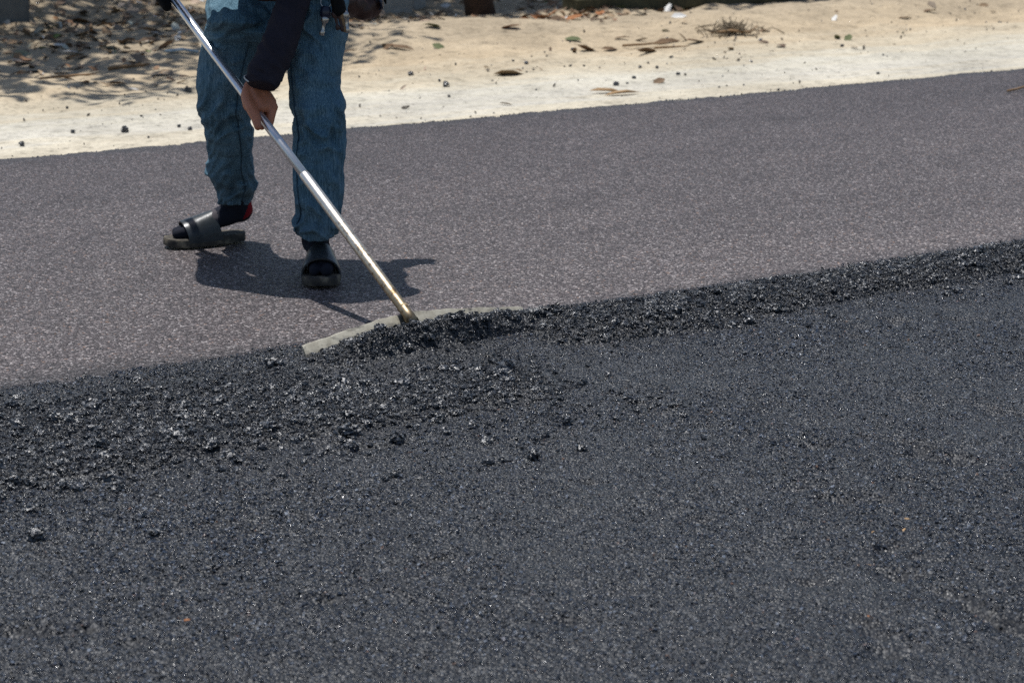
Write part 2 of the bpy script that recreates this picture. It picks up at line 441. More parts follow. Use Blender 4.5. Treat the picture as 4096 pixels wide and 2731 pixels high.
# ------------------------------------------------------------------ scatter (geometry nodes, for uncountable stuff)
def stone_mesh(name, n, flat=1.0, mat=None, rng=RNG):
    bm = bmesh.new()
    for k in range(n):
        d = rng.normal(size=3); d /= np.linalg.norm(d)
        d *= rng.uniform(.82, 1.0)
        bm.verts.new((d[0] * .5, d[1] * .5 * rng.uniform(.8, 1.0), d[2] * .5 * flat))
    bmesh.ops.convex_hull(bm, input=bm.verts)
    bmesh.ops.delete(bm, geom=[v for v in bm.verts if not v.link_faces], context='VERTS')
    me = bpy.data.meshes.new(name); bm.to_mesh(me); bm.free()
    if mat: me.materials.append(mat)
    return me
def kinds(name, meshes):
    c = bpy.data.collections.new(name)
    for me in meshes:
        c.objects.link(bpy.data.objects.new(me.name, me))
    return c
def scatter(name, pts, rot, scl, coll, nk, parent=None):
    me = bpy.data.meshes.new(name)
    N = len(pts)
    me.vertices.add(N)
    me.vertices.foreach_set('co', np.ascontiguousarray(pts, dtype=np.float32).ravel())
    for nm, arr in (('rot', rot), ('scl', scl)):
        at_ = me.attributes.new(nm, 'FLOAT_VECTOR', 'POINT')
        at_.data.foreach_set('vector', np.ascontiguousarray(arr, dtype=np.float32).ravel())
    ai = me.attributes.new('idx', 'INT', 'POINT')
    ai.data.foreach_set('value', RNG.integers(0, nk, N).astype(np.int32))
    me.update()
    o = bpy.data.objects.new(name, me); COL.objects.link(o)
    ng = bpy.data.node_groups.new(name, 'GeometryNodeTree')
    ng.interface.new_socket('Geometry', in_out='INPUT', socket_type='NodeSocketGeometry')
    ng.interface.new_socket('Geometry', in_out='OUTPUT', socket_type='NodeSocketGeometry')
    gi, go = ng.nodes.new('NodeGroupInput'), ng.nodes.new('NodeGroupOutput')
    ip = ng.nodes.new('GeometryNodeInstanceOnPoints')
    ci = ng.nodes.new('GeometryNodeCollectionInfo'); ci.inputs['Collection'].default_value = coll
    ci.inputs['Separate Children'].default_value = True; ci.inputs['Reset Children'].default_value = True
    def attr(nm, typ):
        a = ng.nodes.new('GeometryNodeInputNamedAttribute'); a.data_type = typ; a.inputs['Name'].default_value = nm
        return a.outputs['Attribute']
    e2r = ng.nodes.new('FunctionNodeEulerToRotation')
    L = ng.links
    L.new(gi.outputs[0], ip.inputs['Points']); L.new(ci.outputs[0], ip.inputs['Instance'])
    ip.inputs['Pick Instance'].default_value = True
    L.new(attr('idx', 'INT'), ip.inputs['Instance Index'])
    L.new(attr('rot', 'FLOAT_VECTOR'), e2r.inputs[0]); L.new(e2r.outputs[0], ip.inputs['Rotation'])
    L.new(attr('scl', 'FLOAT_VECTOR'), ip.inputs['Scale'])
    L.new(ip.outputs[0], go.inputs[0])
    md = o.modifiers.new('scatter', 'NODES'); md.node_group = ng
    o['kind'] = 'stuff'
    if parent: o.parent = parent
    return o
NK = 8
M_LOOSE = mat_loose()
GRAINS = kinds('grain_kinds', [stone_mesh('grain_kind', 11, .75, M_GRAIN) for _ in range(NK)])

LOOSE = kinds('loose_kinds', [stone_mesh('loose_kind', 11, .75, M_LOOSE) for _ in range(NK)])
# ------------------------------------------------------------------ ground heights
def far_z(a, b):
    """compacted lane"""
    a = np.asarray(a, float); b = np.asarray(b, float)
    z = .004 * n2(a, b, .8, 3).reshape(a.shape)
    return z
def verge_z(x, y):
    x = np.asarray(x, float); y = np.asarray(y, float)
    a, b = AB(x, y); d = FAR_B - b
    sh = x.shape
    z = -.05 + .012 * n2(x, y, 1.7, 1).reshape(sh) + .006 * n2(x, y, 6, 2).reshape(sh)
    amp = sstep(.8, 2.5, d)
    z += amp * ((.045 + .05 * (1 - sstep(-.5, 1.5, a))) * n2(x, y, .9, 5).reshape(sh) + .045 * n2(x, y, 2.6, 6).reshape(sh) + .022 * n2(x, y, 6.5, 8).reshape(sh))
    ridge = np.exp(-((d - 3.3 - .35 * np.sin(a * .9)) / .45) ** 2)
    z += .07 * ridge * sstep(.8, 2.6, a)
    z += .22 * sstep(4.0, 6.5, d) * (1 - sstep(.6, 3.0, a))
    z -= .06 * sstep(4.0, 5.0, d) * sstep(1.0, 3.0, a)
    z *= 1 - sstep(40, 80, d)
    return z
# mound of loose asphalt beside the joint, height over the road
LUTE_A0, LUTE_A1 = -.76, -.02
def loose_h(a, b):
    a = np.asarray(a, float); b = np.asarray(b, float); sh = a.shape
    wob = .05 * n2(a, b * 0, 2.3, 21).reshape(sh) + .025 * n2(a, b * 0, 7, 22).reshape(sh)
    # drawn-up ridge still to be raked
    wr = .40 + .09 * np.exp(-((a - .25) / .3) ** 2) + wob
    t = np.clip((b - .115) / np.maximum(wr - .115, .1), 0, 1)
    prof = sstep(0, .22, t) * (1 - sstep(.55, 1.0, t) ** 1.3)
    right = prof * (.036 + .010 * n2(a, b, 3.0, 23).reshape(sh) + .006 * n2(a, b, 12, 24).reshape(sh))
    # raked-out band
    wl = .82 + 1.3 * wob
    tl = np.clip((b - .09) / (wl - .09), 0, 1)
    left = sstep(0, .40, tl) * (1 - sstep(.85, 1.0, tl)) * (.014 + .007 * n2(a, b, 5, 25).reshape(sh) + .005 * n2(a, b, 14, 26).reshape(sh))
    k = sstep(-.16, .02, a - .02 * np.sin(b * 9))
    left = left * (1 - sstep(-.50, -.16, a + .30 * (b - .5) + wob))
    left = left * (1 - .75 * sstep(-1.0, -.72, a) * (1 - sstep(.42, .60, b)))
    h = right * k + left * (1 - k)
    # heap gathered in front of the blade
    s = (a - LUTE_A0) / (LUTE_A1 - LUTE_A0)
    bb = b - (.150 - .085 * s)
    env = sstep(-.06, .30, s) * (1 - .45 * sstep(.55, 1.0, s)) * (1 - sstep(.97, 1.10, s))
    top = .038 + .012 * n2(a, b, 9, 31).reshape(sh) + .008 * n2(a, b, 22, 32).reshape(sh) + .024 * sstep(.02, .085, bb) * (1 - .5 * sstep(.6, 1, s))
    heap = env * top * sstep(-.03, .012, bb) * (1 - sstep(.095, .140 + .03 * n2(a, a * 0, 8, 33).reshape(sh), bb))
    return np.maximum(h, 0) + heap * 1.0
PITS = [(958, 596, .04, .008, -.5), (972, 604, .03, .009, -.6), (1000, 618, .03, .009, -.45), (1020, 632, .04, .010, -.5), (930, 560, .03, .008, -.3), (868, 622, .025, .009, -.4), (987, 612, .05, .010, -.55), (1012, 624, .03, .012, -.4), (902, 575, .03, .018, .2), (812, 583, .020, .009, .1), (893, 549, .03, .014, .3), (835, 498, .030, .010, .1), (817, 446, .022, .014, 0), (880, 634, .03, .012, -.5), (905, 480, .02, .010, 0), (895, 651, .03, .02, .3), (82, 629, .035, .014, .2), (30, 632, .04, .014, .1), (132, 644, .014, .010, 0), (590, 482, .012, .008, 0), (640, 404, .015, .008, 0), (700, 520, .02, .01, .2), (440, 560, .02, .009, .1), (330, 600, .025, .01, .2), (560, 620, .022, .01, -.2), (215, 572, .02, .009, .2)]
def fresh_z(x, y):
    x = np.asarray(x, float); y = np.asarray(y, float); sh = x.shape
    a, b = AB(x, y)
    z = .004 + .0035 * n2(x, y, 1.4, 41).reshape(sh) + .003 * n2(x, y, 7, 42).reshape(sh)
    pit = np.clip(n2(x, y, 3.6, 44).reshape(sh) - .22, 0, 1) * np.clip(n2(x, y, 17, 45).reshape(sh) + .05, 0, 1)
    z = z - .10 * pit
    z = z + .0022 * noise3(np.stack([a.ravel() * 1.1, b.ravel() * 13, a.ravel() * 0 + .5], 1), 47).reshape(sh)
    return z - pit_depth(x, y)
def pit_depth(x, y):
    z = np.zeros_like(np.asarray(x, float))
    for (px_, py_, r1, r2, ang) in PITS:
        q_ = G(px_, py_)
        dx, dy = x - q_[0], y - q_[1]
        e1 = dx * math.cos(ang) + dy * math.sin(ang); e2 = -dx * math.sin(ang) + dy * math.cos(ang)
        z = z + .024 * np.exp(-(e1 / (1.35 * r1)) ** 2 - (e2 / (1.5 * r2)) ** 2) * (.55 + .9 * np.clip(n2(x, y, 45, 49).reshape(z.shape) + .3, 0, 1))
    return z

def grid_mesh(name, A, B, f, mat):
    """A x B grid of road coordinates to a sheet"""
    aa, bb = np.meshgrid(A, B, indexing='ij')
    x = O[0] + aa * U[0] + bb * M[0]; y = O[1] + aa * U[1] + bb * M[1]
    z = f(aa, bb, x, y)
    v = np.stack([x, y, z], -1).reshape(-1, 3)
    nb = len(B)
    i, j = np.meshgrid(np.arange(len(A) - 1), np.arange(nb - 1), indexing='ij')
    k = (i * nb + j).ravel()
    faces = np.stack([k, k + 1, k + nb + 1, k + nb], 1)
    # orient upwards
    p0, p1, p2 = v[faces[0][0]], v[faces[0][1]], v[faces[0][2]]
    if np.cross(p1 - p0, p2 - p0)[2] < 0: faces = faces[:, ::-1]
    return mesh_obj(name, v, faces.tolist(), mat)

def spaced(lo, hi, fine_lo, fine_hi, step, grow=1.25):
    mid = np.arange(fine_lo, fine_hi + step / 2, step)
    l, s = [], step
    q = fine_lo
    while q > lo: s *= grow; q = max(q - s, lo); l.append(q)
    r, s = [], step
    q = mid[-1]
    while q < hi: s *= grow; q = min(q + s, hi); r.append(q)
    return np.array(l[::-1] + list(mid) + r)

# terrain to the horizon, one sheet
gx = spaced(-600, 600, -5.5, 6.5, .06); gy = spaced(-600, 900, 7.4, 16.5, .06)
X, Y = np.meshgrid(gx, gy, indexing='ij')
aT, bT = AB(X, Y)
Z = verge_z(X, Y)
Z = np.where(bT > FAR_B - .02, -.09, Z)
vv = np.stack([X, Y, Z], -1).reshape(-1, 3); nb = len(gy)
i, j = np.meshgrid(np.arange(len(gx) - 1), np.arange(nb - 1), indexing='ij'); k = (i * nb + j).ravel()
ground = mesh_obj('ground', vv, np.stack([k, k + nb, k + nb + 1, k + 1], 1).tolist(), M_SAND)
tag(ground, 'pale sandy verge beyond the asphalt edge', kind='structure')

# compacted lane, with a crumbly sloping far edge
A = spaced(-60, 60, -4, 8, .03, 1.3)
B = np.concatenate([[FAR_B - .10, FAR_B - .05, FAR_B - .02], np.arange(FAR_B, FAR_B + .12, .02), np.arange(FAR_B + .15, .25, .05)])
def far_f(aa, bb, x, y):
    z = far_z(aa, bb)
    e = .035 * n2(aa, aa * 0, 3, 61).reshape(aa.shape) + .022 * n2(aa, bb, 14, 62).reshape(aa.shape) + .012 * n2(aa, bb, 32, 63).reshape(aa.shape)
    d = bb - (FAR_B - .03) + e
    return z - .085 * (1 - sstep(-.04, .05, d)) + .012 * np.exp(-(d / .06) ** 2) * n2(aa, bb, 25, 64).reshape(aa.shape)
far = grid_mesh('road', A, B, far_f, M_FAR)
tag(far, 'compacted grey-brown asphalt lane', kind='structure')

Ne = 9000
ae = RNG.uniform(-2.2, 6.2, Ne)
e0 = .035 * n2(ae, ae * 0, 3, 61)
be = FAR_B - .012 - e0 + RNG.normal(0, .020, Ne)
xe = O[0] + ae * U[0] + be * M[0]; ye = O[1] + ae * U[1] + be * M[1]
se = RNG.lognormal(math.log(.009), .45, Ne).clip(.004, .030)
ze = -.085 * (1 - sstep(-.04, .05, be - (FAR_B - .03) + e0)) - se * RNG.uniform(.0, .35, Ne)
scatter('edge_aggregate', np.stack([xe, ye, np.maximum(ze, -.055)], 1), RNG.uniform(0, 6.28, (Ne, 3)), np.stack([se, se * .85, se * .75], 1), GRAINS, NK, far)
# fresh lane
A = spaced(-60, 60, -3.4, 3.2, .02, 1.3); B = spaced(.0, 6, .0, 3.0, .02, 1.3)
def fresh_f(aa, bb, x, y):
    return fresh_z(x, y) - .012 * (1 - sstep(0, .05, bb))
fresh = grid_mesh('fresh_road', A, B, fresh_f, M_FRESH)
tag(fresh, 'freshly laid black asphalt lane', kind='structure')

def in_view(x, y, margin):
    return np.abs(x) < .262 * y + margin
# coated stones that make the fresh surface
def pts_road(n, a0, a1, b0, b1, margin=.35):
    a = RNG.uniform(a0, a1, n); b = RNG.uniform(b0, b1, n)
    x = O[0] + a * U[0] + b * M[0]; y = O[1] + a * U[1] + b * M[1]
    k = in_view(x, y, margin) & (y > 2.75)
    return a[k], b[k], x[k], y[k]
a, b, x, y = pts_road(700000, -3.0, 2.9, .02, 3.0)
keep = RNG.uniform(size=len(a)) < np.clip(1.15 - (y - 3) * .16, .5, 1) * np.clip(1 - (pit_depth(x, y) - .004) / .008, .06, 1)
a, b, x, y = a[keep], b[keep], x[keep], y[keep]
N = len(a)
s = (RNG.lognormal(math.log(.0056), .34, N) * (1 + .45 * n2(x, y, 2.2, 91) + .35 * n2(x, y, 7, 92))).clip(.003, .015)
z = fresh_z(x, y) + s * RNG.uniform(-.22, .24, N)
rot = np.stack([RNG.normal(0, .5, N), RNG.normal(0, .5, N), RNG.uniform(0, 6.28, N)], 1)
scl = np.stack([s, s * RNG.uniform(.7, 1, N), s * RNG.uniform(.55, .85, N)], 1)
agg = scatter('aggregate', np.stack([x, y, z], 1), rot, scl, GRAINS, NK, fresh)

# ------------------------------------------------------------------ loose asphalt ridge and band
A = np.arange(-2.6, 3.0, .012); B = np.arange(-.06, .98, .012)
def loose_f(aa, bb, x, y):
    h = loose_h(aa, bb)
    base = np.where(bb > .0, fresh_z(x, y) - .012 * (1 - sstep(0, .05, bb)), 0)
    return np.where(h > .002, base + h, base - .03)
loose = grid_mesh('loose_asphalt', A, B, loose_f, M_FRESH)
tag(loose, 'loose black asphalt raked into a ridge and band along the joint', kind='stuff')
def base_z(a, b, x, y):
    return np.where(b > 0, fresh_z(x, y), .002) + loose_h(a, b)
def loose_pts(n, b0=-.10, b1=1.25, margin=.5):
    a, b, x, y = pts_road(n, -2.5, 3.0, b0, b1, margin)
    h = loose_h(a, b)
    w = np.clip(h / .012, 0, 1)
    w = np.maximum(w, .16 * np.exp(-np.abs(b - .86) / .12) * (b > .5) * (a < -.1))
    w = np.maximum(w, .16 * np.exp(-((b - .11) / .06) ** 2))
    k = RNG.uniform(size=len(a)) < w
    return a[k], b[k], x[k], y[k], h[k]
a, b, x, y, h = loose_pts(330000)
N = len(a)
s = RNG.lognormal(math.log(.0082), .36, N).clip(.004, .020)
z = base_z(a, b, x, y) + s * RNG.uniform(-.15, .42, N)
rot = np.stack([RNG.normal(0, .5, N), RNG.normal(0, .5, N), RNG.uniform(0, 6.28, N)], 1)
scl = np.stack([s, s * RNG.uniform(.6, 1, N), s * RNG.uniform(.5, .9, N)], 1)
scatter('asphalt_grains', np.stack([x, y, z], 1), rot, scl, LOOSE, NK, loose)

# lumps that can be told apart
def lump_mesh(seed):
    """a clump of coated stones stuck together"""
    rg_ = np.random.default_rng(seed)
    bm = bmesh.new()
    el = np.array([1, rg_.uniform(.7, .95), rg_.uniform(.5, .68)])
    hulls = []
    def hull(c, r, n, fl):
        vs_ = []
        for q in range(n):
            d = rg_.normal(size=3); d /= np.linalg.norm(d)
            vs_.append(bm.verts.new(tuple(c + d * r * rg_.uniform(.8, 1) * fl)))
        res = bmesh.ops.convex_hull(bm, input=vs_)
        bmesh.ops.delete(bm, geom=[v for v in vs_ if v.is_valid and not v.link_faces], context='VERTS')
    hull(np.zeros(3), .40, 26, el)
    for q in range(46):
        d = rg_.normal(size=3); d /= np.linalg.norm(d)
        hull(d * el * rg_.uniform(.30, .44), rg_.uniform(.07, .16), 9, np.array([1, 1, .8]))
    me = bpy.data.meshes.new('asphalt_lump'); bm.to_mesh(me); bm.free()
    me.materials.append(M_LUMP)
    return me
LUMPS = [lump_mesh(k * 3 + 1) for k in range(9)]
CLUMPS = kinds('clump_kinds', LUMPS)
a, b, x, y, h = loose_pts(15000)
kk_ = RNG.uniform(size=len(a)) < np.where(a < -.1, .4 + .6 * sstep(.25, .65, b), .8)
a, b, x, y = a[kk_], b[kk_], x[kk_], y[kk_]
N = len(a); sC = RNG.lognormal(math.log(.019), .33, N).clip(.010, .038)
scatter('asphalt_clumps', np.stack([x, y, base_z(a, b, x, y) + sC * .12], 1), np.stack([RNG.normal(0, .3, N), RNG.normal(0, .3, N), RNG.uniform(0, 6.28, N)], 1),
        np.stack([sC, sC * RNG.uniform(.7, 1, N), sC * RNG.uniform(.6, 1, N)], 1), CLUMPS, 9, loose)
def lump(x, y, z, s, label, group, k=None, squash=1.0, name='asphalt_lump'):
    o = bpy.data.objects.new(name, LUMPS[random.randrange(9) if k is None else k])
    COL.objects.link(o)
    o.location = (x, y, z); o.scale = (s, s, s * squash)
    o.rotation_euler = (random.gauss(0, .25), random.gauss(0, .25), random.uniform(0, 6.28))
    tag(o, label, 'asphalt lump', group)
    return o
def lump_set(n, a0, a1, b0, b1, size, label, group, pw=None, squash=1.0):
    c = 0
    while c < n:
        a = random.uniform(a0, a1); b = random.uniform(b0, b1)
        if pw and random.random() > pw(a, b): continue
        q = P(a, b)
        if abs(q[0]) > .262 * q[1] + .05: continue
        s = min(max(random.lognormvariate(math.log(size), .38), size * .55), size * 2.4)
        z = float(base_z(np.array([a]), np.array([b]), np.array([q[0]]), np.array([q[1]]))[0])
        pre = '' if label.startswith('small') else 'large ' if s > size * 1.35 else 'small ' if s < size * .8 else 'mid-sized '
        lump(q[0], q[1], z + s * .12 * squash, s, pre + label, group, squash=squash)
        c += 1
lump_set(190, -2.3, -.38, .20, .95, .028, 'flattened black asphalt lump lying in the raked-out loose band', 'lumps in the raked band',
         lambda a, b: (.25 + .75 * sstep(.3, .7, b)) * (1 - sstep(.84, .98, b)))
lump_set(90, -.02, 2.3, .12, .48, .028, 'rough black asphalt lump in the unraked ridge beside the joint', 'lumps in the ridge',
         lambda a, b: float(sstep(.08, .36, b)))
lump_set(26, LUTE_A0 + .04, LUTE_A1 - .03, .06, .23, .026, 'black asphalt lump in the heap pulled up by the rake blade', 'lumps in the heap')
lump_set(30, -2.3, -.2, .92, 1.25, .018, 'small stray asphalt crumb just past the ragged edge of the raked band', 'stray crumbs by the band',
         lambda a, b: math.exp(-(b - .92) / .12))
lump_set(12, .1, 2.0, .50, .75, .016, 'small stray asphalt crumb on the smooth mat beside the ridge', 'stray crumbs by the ridge',
         lambda a, b: math.exp(-(b - .5) / .10))
for (px, py, s, sq, lab) in [(566, 421, .036, 1.5, 'upright dark asphalt lump standing alone past the end of the raked band'),
                             (533, 455, .032, 1.5, 'round asphalt ball lying alone on the smooth black mat'),
                             (36, 537, .045, 1.3, 'chunky asphalt lump alone on the mat below the raked band'),
                             (155, 531, .040, .6, 'flat asphalt flake alone on the mat below the raked band'),
                             (88, 519, .022, 1.0, 'small asphalt crumb between the chunky lump and the flat flake'),
                             (395, 473, .026, 1.2, 'pale-topped asphalt crumb alone on the mat'),
                             (312, 480, .022, 1.0, 'dark asphalt crumb alone on the mat a hand beyond the band edge'),
                             (745, 351, .024, .7, 'flat dark crumb resting alone on the mat beyond the ridge'),
                             (795, 336, .022, .9, 'small dark crumb resting alone close to the ridge edge')]:
    q = G(px, py, .01)
    lump(q[0], q[1], float(fresh_z(q[0:1], q[1:2])[0]) + s * .22 * sq, s, lab, None, squash=sq)

# ------------------------------------------------------------------ rake (asphalt lute)
POLE0 = at(411, 318, 5.215)
POLE1 = at(259.5, 114.5, 5.86)
def pole(t): return POLE0 + (POLE1 - POLE0) * t
rake_base = P((LUTE_A0 + LUTE_A1) / 2, .10, 0)
rake = empty('asphalt_rake', rake_base)
tag(rake, 'long metal-handled asphalt rake with wide pale blade pushing loose asphalt', 'rake')
PD = Vector(POLE1 - POLE0).normalized()
# handle: thin upper tube slid into a thicker lower sleeve
PLEN = (Vector(POLE1) - Vector(POLE0)).length
tj = (Vector(at(294, 160, 5.6)) - Vector(POLE0)).length / PLEN
mb = MB()
prof = [(tj - .06, .0132), (1.0, .0132), (1.6, .0130), (2.35, .0130)]
mb.tube([pole(t) for t, r in prof], [r for t, r in prof], 24)
adopt(mb.build('handle', M_POLE), rake)
mb = MB()
prof = [(-.02, .0148), (.02, .0150), (.3, .0152), (tj - .012, .0152), (tj - .004, .0149), (tj, .0140)]
mb.tube([pole(t) for t, r in prof], [r for t, r in prof], 24)
adopt(mb.build('sleeve', M_POLE), rake)
mb = MB()
mb.tube([pole(2.34), pole(2.36), pole(2.37)], [.0145, .0145, .008], 20)
adopt(mb.build('end_cap', M_GLOVE), rake)
# blade: arched top edge, tilted back, thin
BL = Vector(G(309, 359)); BR = Vector(G(529, 319))
bd = (BR - BL); blen = bd.length; bd.normalize()
bn = Vector((-bd.y, bd.x, 0)); 
if bn.y < 0: bn = -bn                     # away from the camera
tilt = R(38)
bup = (Vector((0, 0, 1)) * math.cos(tilt) + bn * math.sin(tilt)).normalized()
bnorm = bd.cross(bup).normalized()
if bnorm.y > 0: bnorm = -bnorm            # towards the camera
tc = .47
def blade_h(t):
    base = .054
    if t < tc: k = t / tc
    else: k = (1 - t) / (1 - tc)
    return base + .037 * (1 - (1 - min(k / .93, 1)) ** 1.25)
vs, fs = [], []
NB = 48
for i in range(NB + 1):
    t = i / NB
    c = BL + bd * (blen * t) - Vector((0, 0, .012))
    h = float(blade_h(t)) + .0012 * math.sin(t * 41) + .0008 * math.sin(t * 97)
    bow = bnorm * (.010 * (1 - (2 * t - 1) ** 2))
    lip = .004
    row = [c, c + bup * (h - .004), c + bup * h - bnorm * .002, c + bup * h - bnorm * .006, c - bnorm * .008 + bup * (h - .003), c - bnorm * .008]
    vs += [q + bow for q in row]
n6 = 6
for i in range(NB):
    for j in range(n6):
        a_, b_ = i * n6 + j, i * n6 + (j + 1) % n6
        fs.append((a_, b_, b_ + n6, a_ + n6))
fs.append(tuple(range(n6))[::-1]); fs.append(tuple(NB * n6 + j for j in range(n6)))
bl = adopt(mesh_obj('blade', vs, fs, M_BLADE), rake)
md = bl.modifiers.new('e', 'EDGE_SPLIT'); md.split_angle = R(35)
# socket that joins tube and blade, at the back
ctop = BL + bd * (blen * tc) + bup * (.080)
mb = MB()
mb.tube([ctop - bup * .055 - bnorm * .012, ctop - bnorm * .010, Vector(pole(-.01)), Vector(pole(.05))], [.011, .014, .0165, .0165], 20)
adopt(mb.build('socket', M_POLE), rake)

# ------------------------------------------------------------------ person
def tol(pts): return [Vector(p) for p in pts]
def z2(x, y, dy=0.0, Y0=None):            # hand measurements, taken from an enlarged view
    px, py = (x / 4.48 + 850) / 4, (y / 4.48 + 250) / 4
    if Y0 is None:                        # distance of the handle at that height of the picture
        t = (114.5 - py) / (318 - 114.5)
        Y0 = 5.86 + t * .645
    return Vector(at(px, py, Y0 + dy))
person = empty('person', (-.74, 6.12, 0))
tag(person, 'person in blue jeans and black long sleeves bending to work the rake', 'person')

LEG_R = [(-16, 211, 280, 6.24), (0, 209, 276, 6.18), (10, 208, 273, 6.145), (19, 207, 271, 6.12), (25, 206, 269, 6.145), (30, 205.5, 268, 6.175), (34, 204.5, 267, 6.165), (40, 203, 264, 6.20), (47, 201, 262, 6.21), (70, 198, 256, 6.22), (86, 197, 251.5, 6.22), (105, 198.5, 249, 6.23), (114, 200, 248.5, 6.24), (117, 202.5, 249, 6.24), (134.5, 203.7, 252, 6.28), (149, 208.0, 252.8, 6.32), (157, 208.5, 252.6, 6.34), (164, 206.0, 252.6, 6.36), (171, 205.6, 253.5, 6.38), (178, 210, 255, 6.40), (184, 215.5, 256, 6.41), (190, 217.5, 253, 6.42), (197, 218.5, 250, 6.43), (203, 219.5, 246.5, 6.43)]
LEG_L = [(-16, 281, 349, 6.13), (0, 284, 348.5, 6.12), (31, 286, 347, 6.10), (63, 287.5, 342, 6.06), (86.5, 289.5, 340.5, 6.03), (97, 290.3, 342.5, 6.01), (103, 290.7, 345, 6.0), (109, 291.8, 344, 6.0), (112, 292.5, 342.5, 6.0), (117, 293, 344.8, 6.0), (134.5, 295, 344.5, 5.99), (154, 293.2, 344.5, 5.98), (184, 294, 343.5, 5.97), (204, 297, 341.5, 5.96), (212, 297.5, 340, 5.96), (217, 296, 339, 5.96), (222, 292.5, 338.5, 5.96), (227, 291.4, 338.4, 5.96), (232, 293, 338, 5.96), (235.5, 297, 336, 5.96)]
def leg_frames(rows):
    out = []
    for (y, xl, xr, Yd) in rows:
        l, r = at(xl, y, Yd), at(xr, y, Yd)
        c = (l + r) / 2
        out.append((c, (r[0] - l[0]) / 2))
    zs = np.array([c[2] for c, w in out])[::-1]
    cx = np.array([c[0] for c, w in out])[::-1]; cy = np.array([c[1] for c, w in out])[::-1]; hw = np.array([w for c, w in out])[::-1]
    return zs, cx, cy, hw
def leg_loft(mb, rows, seed, sign, n=72):
    zs, cx, cy, hw = leg_frames(rows)
    Z = np.arange(zs[0], zs[-1], .006)
    X_, Y_, W_ = np.interp(Z, zs, cx), np.interp(Z, zs, cy), np.interp(Z, zs, hw)
    rings = []
    th = np.linspace(0, 2 * math.pi, n, endpoint=False)
    for z, x, y, w in zip(Z, X_, Y_, W_):
        dep = w * (1.12 if z > .45 else 1.05)
        amp = .007 + .020 * math.exp(-((z - .45) / .09) ** 2) + .021 * (1 - float(sstep(.13, .36, z))) + .012 * float(sstep(.62, .78, z))
        # creases that run diagonally round the leg
        q = np.stack([np.cos(th) * 1.6 + z * 2.5 * sign, np.sin(th) * 1.6, np.full(n, z * 21.0) + np.sin(th + seed) * 1.1 + .6 * np.cos(2 * th)], 1)
        cr = noise3(q, seed); cr = .95 * (np.clip(1 - 2.2 * np.abs(cr), 0, 1) ** 1.4 - .38)
        q2 = np.stack([np.cos(th) * 2.2, np.sin(th) * 2.2 + z * 7 * sign, np.full(n, z * 9.0)], 1)
        d = amp * (cr * 1.25 + .8 * noise3(q2, seed + 9))
        d *= .35 + .65 * np.abs(np.sin(th))          # the measured outline keeps its width
        rings.append(np.stack([x + (w + d) * np.cos(th), y + (dep + d) * np.sin(th), np.full(n, z) + .004 * np.sin(th * 2 + seed) * (z < .2)], 1))
    mb.loft(rings)
jm = MB()
leg_loft(jm, LEG_R, 5, 1)
leg_loft(jm, LEG_L, 14, -1)
# hips
hip = []
th = np.linspace(0, 2 * math.pi, 64, endpoint=False)
for (z, w, d, yy) in [(.70, .10, .09, 6.16), (.735, .165, .118, 6.16), (.78, .192, .110, 6.20), (.84, .198, .112, 6.215), (.90, .190, .115, 6.20), (.95, .180, .112, 6.18)]:
    cxh = at(279, 0, 6.17)[0] 
    e = 1 + .02 * noise3(np.stack([np.cos(th) * 2, np.sin(th) * 2, np.full(64, z * 16)], 1), 4)
    hip.append(np.stack([cxh + w * e * np.sign(np.cos(th)) * np.abs(np.cos(th)) ** .85, yy + d * e * np.sign(np.sin(th)) * np.abs(np.sin(th)) ** .9, np.full(64, z)], 1))
jm.loft(hip)
jm.add(*(lambda m: (m.v, m.f))((lambda m: (m.tube([at(254, 190, 6.40), at(257.5, 183.5, 6.40), at(258.5, 181, 6.40)], [.012, .007, .002], 10, flat=.6), m)[1])(MB())))
jeans = adopt(remeshed(jm, 'jeans', M_DENIM, .0042, 2), person)
from mathutils.bvhtree import BVHTree
jb = BVHTree.FromPolygons([v.co[:] for v in jeans.data.vertices], [p_.vertices[:] for p_ in jeans.data.polygons])
M_SEAM = mat_plain('seam_denim', (.035, .065, .09), .9, .1, nscale=200, ndist=.001, var=.3)
def seam(rows, off):
    zs_, cx_, cy_, hw_ = leg_frames(rows); pts_ = []
    for z_ in np.arange(zs_[0] + .012, min(zs_[-1], .70), .012):
        x_ = np.interp(z_, zs_, cx_) + off * np.interp(z_, zs_, hw_)
        h_ = jb.ray_cast(Vector((x_, 5.2, z_)), Vector((0, 1, 0)))
        if h_[0] is not None: pts_.append(h_[0] + Vector((0, -.0005, 0)))
    ms2 = MB(); ms2.tube(pts_, .0022, 6)
    adopt(ms2.build('seam', M_SEAM), jeans)
jeans_seams = [(LEG_R, .62), (LEG_L, -.80)]
for rows_, off_ in jeans_seams:
    zs_ = None
    seam(rows_, off_)
jeans['label'] = 'faded blue denim jeans with creased knees'

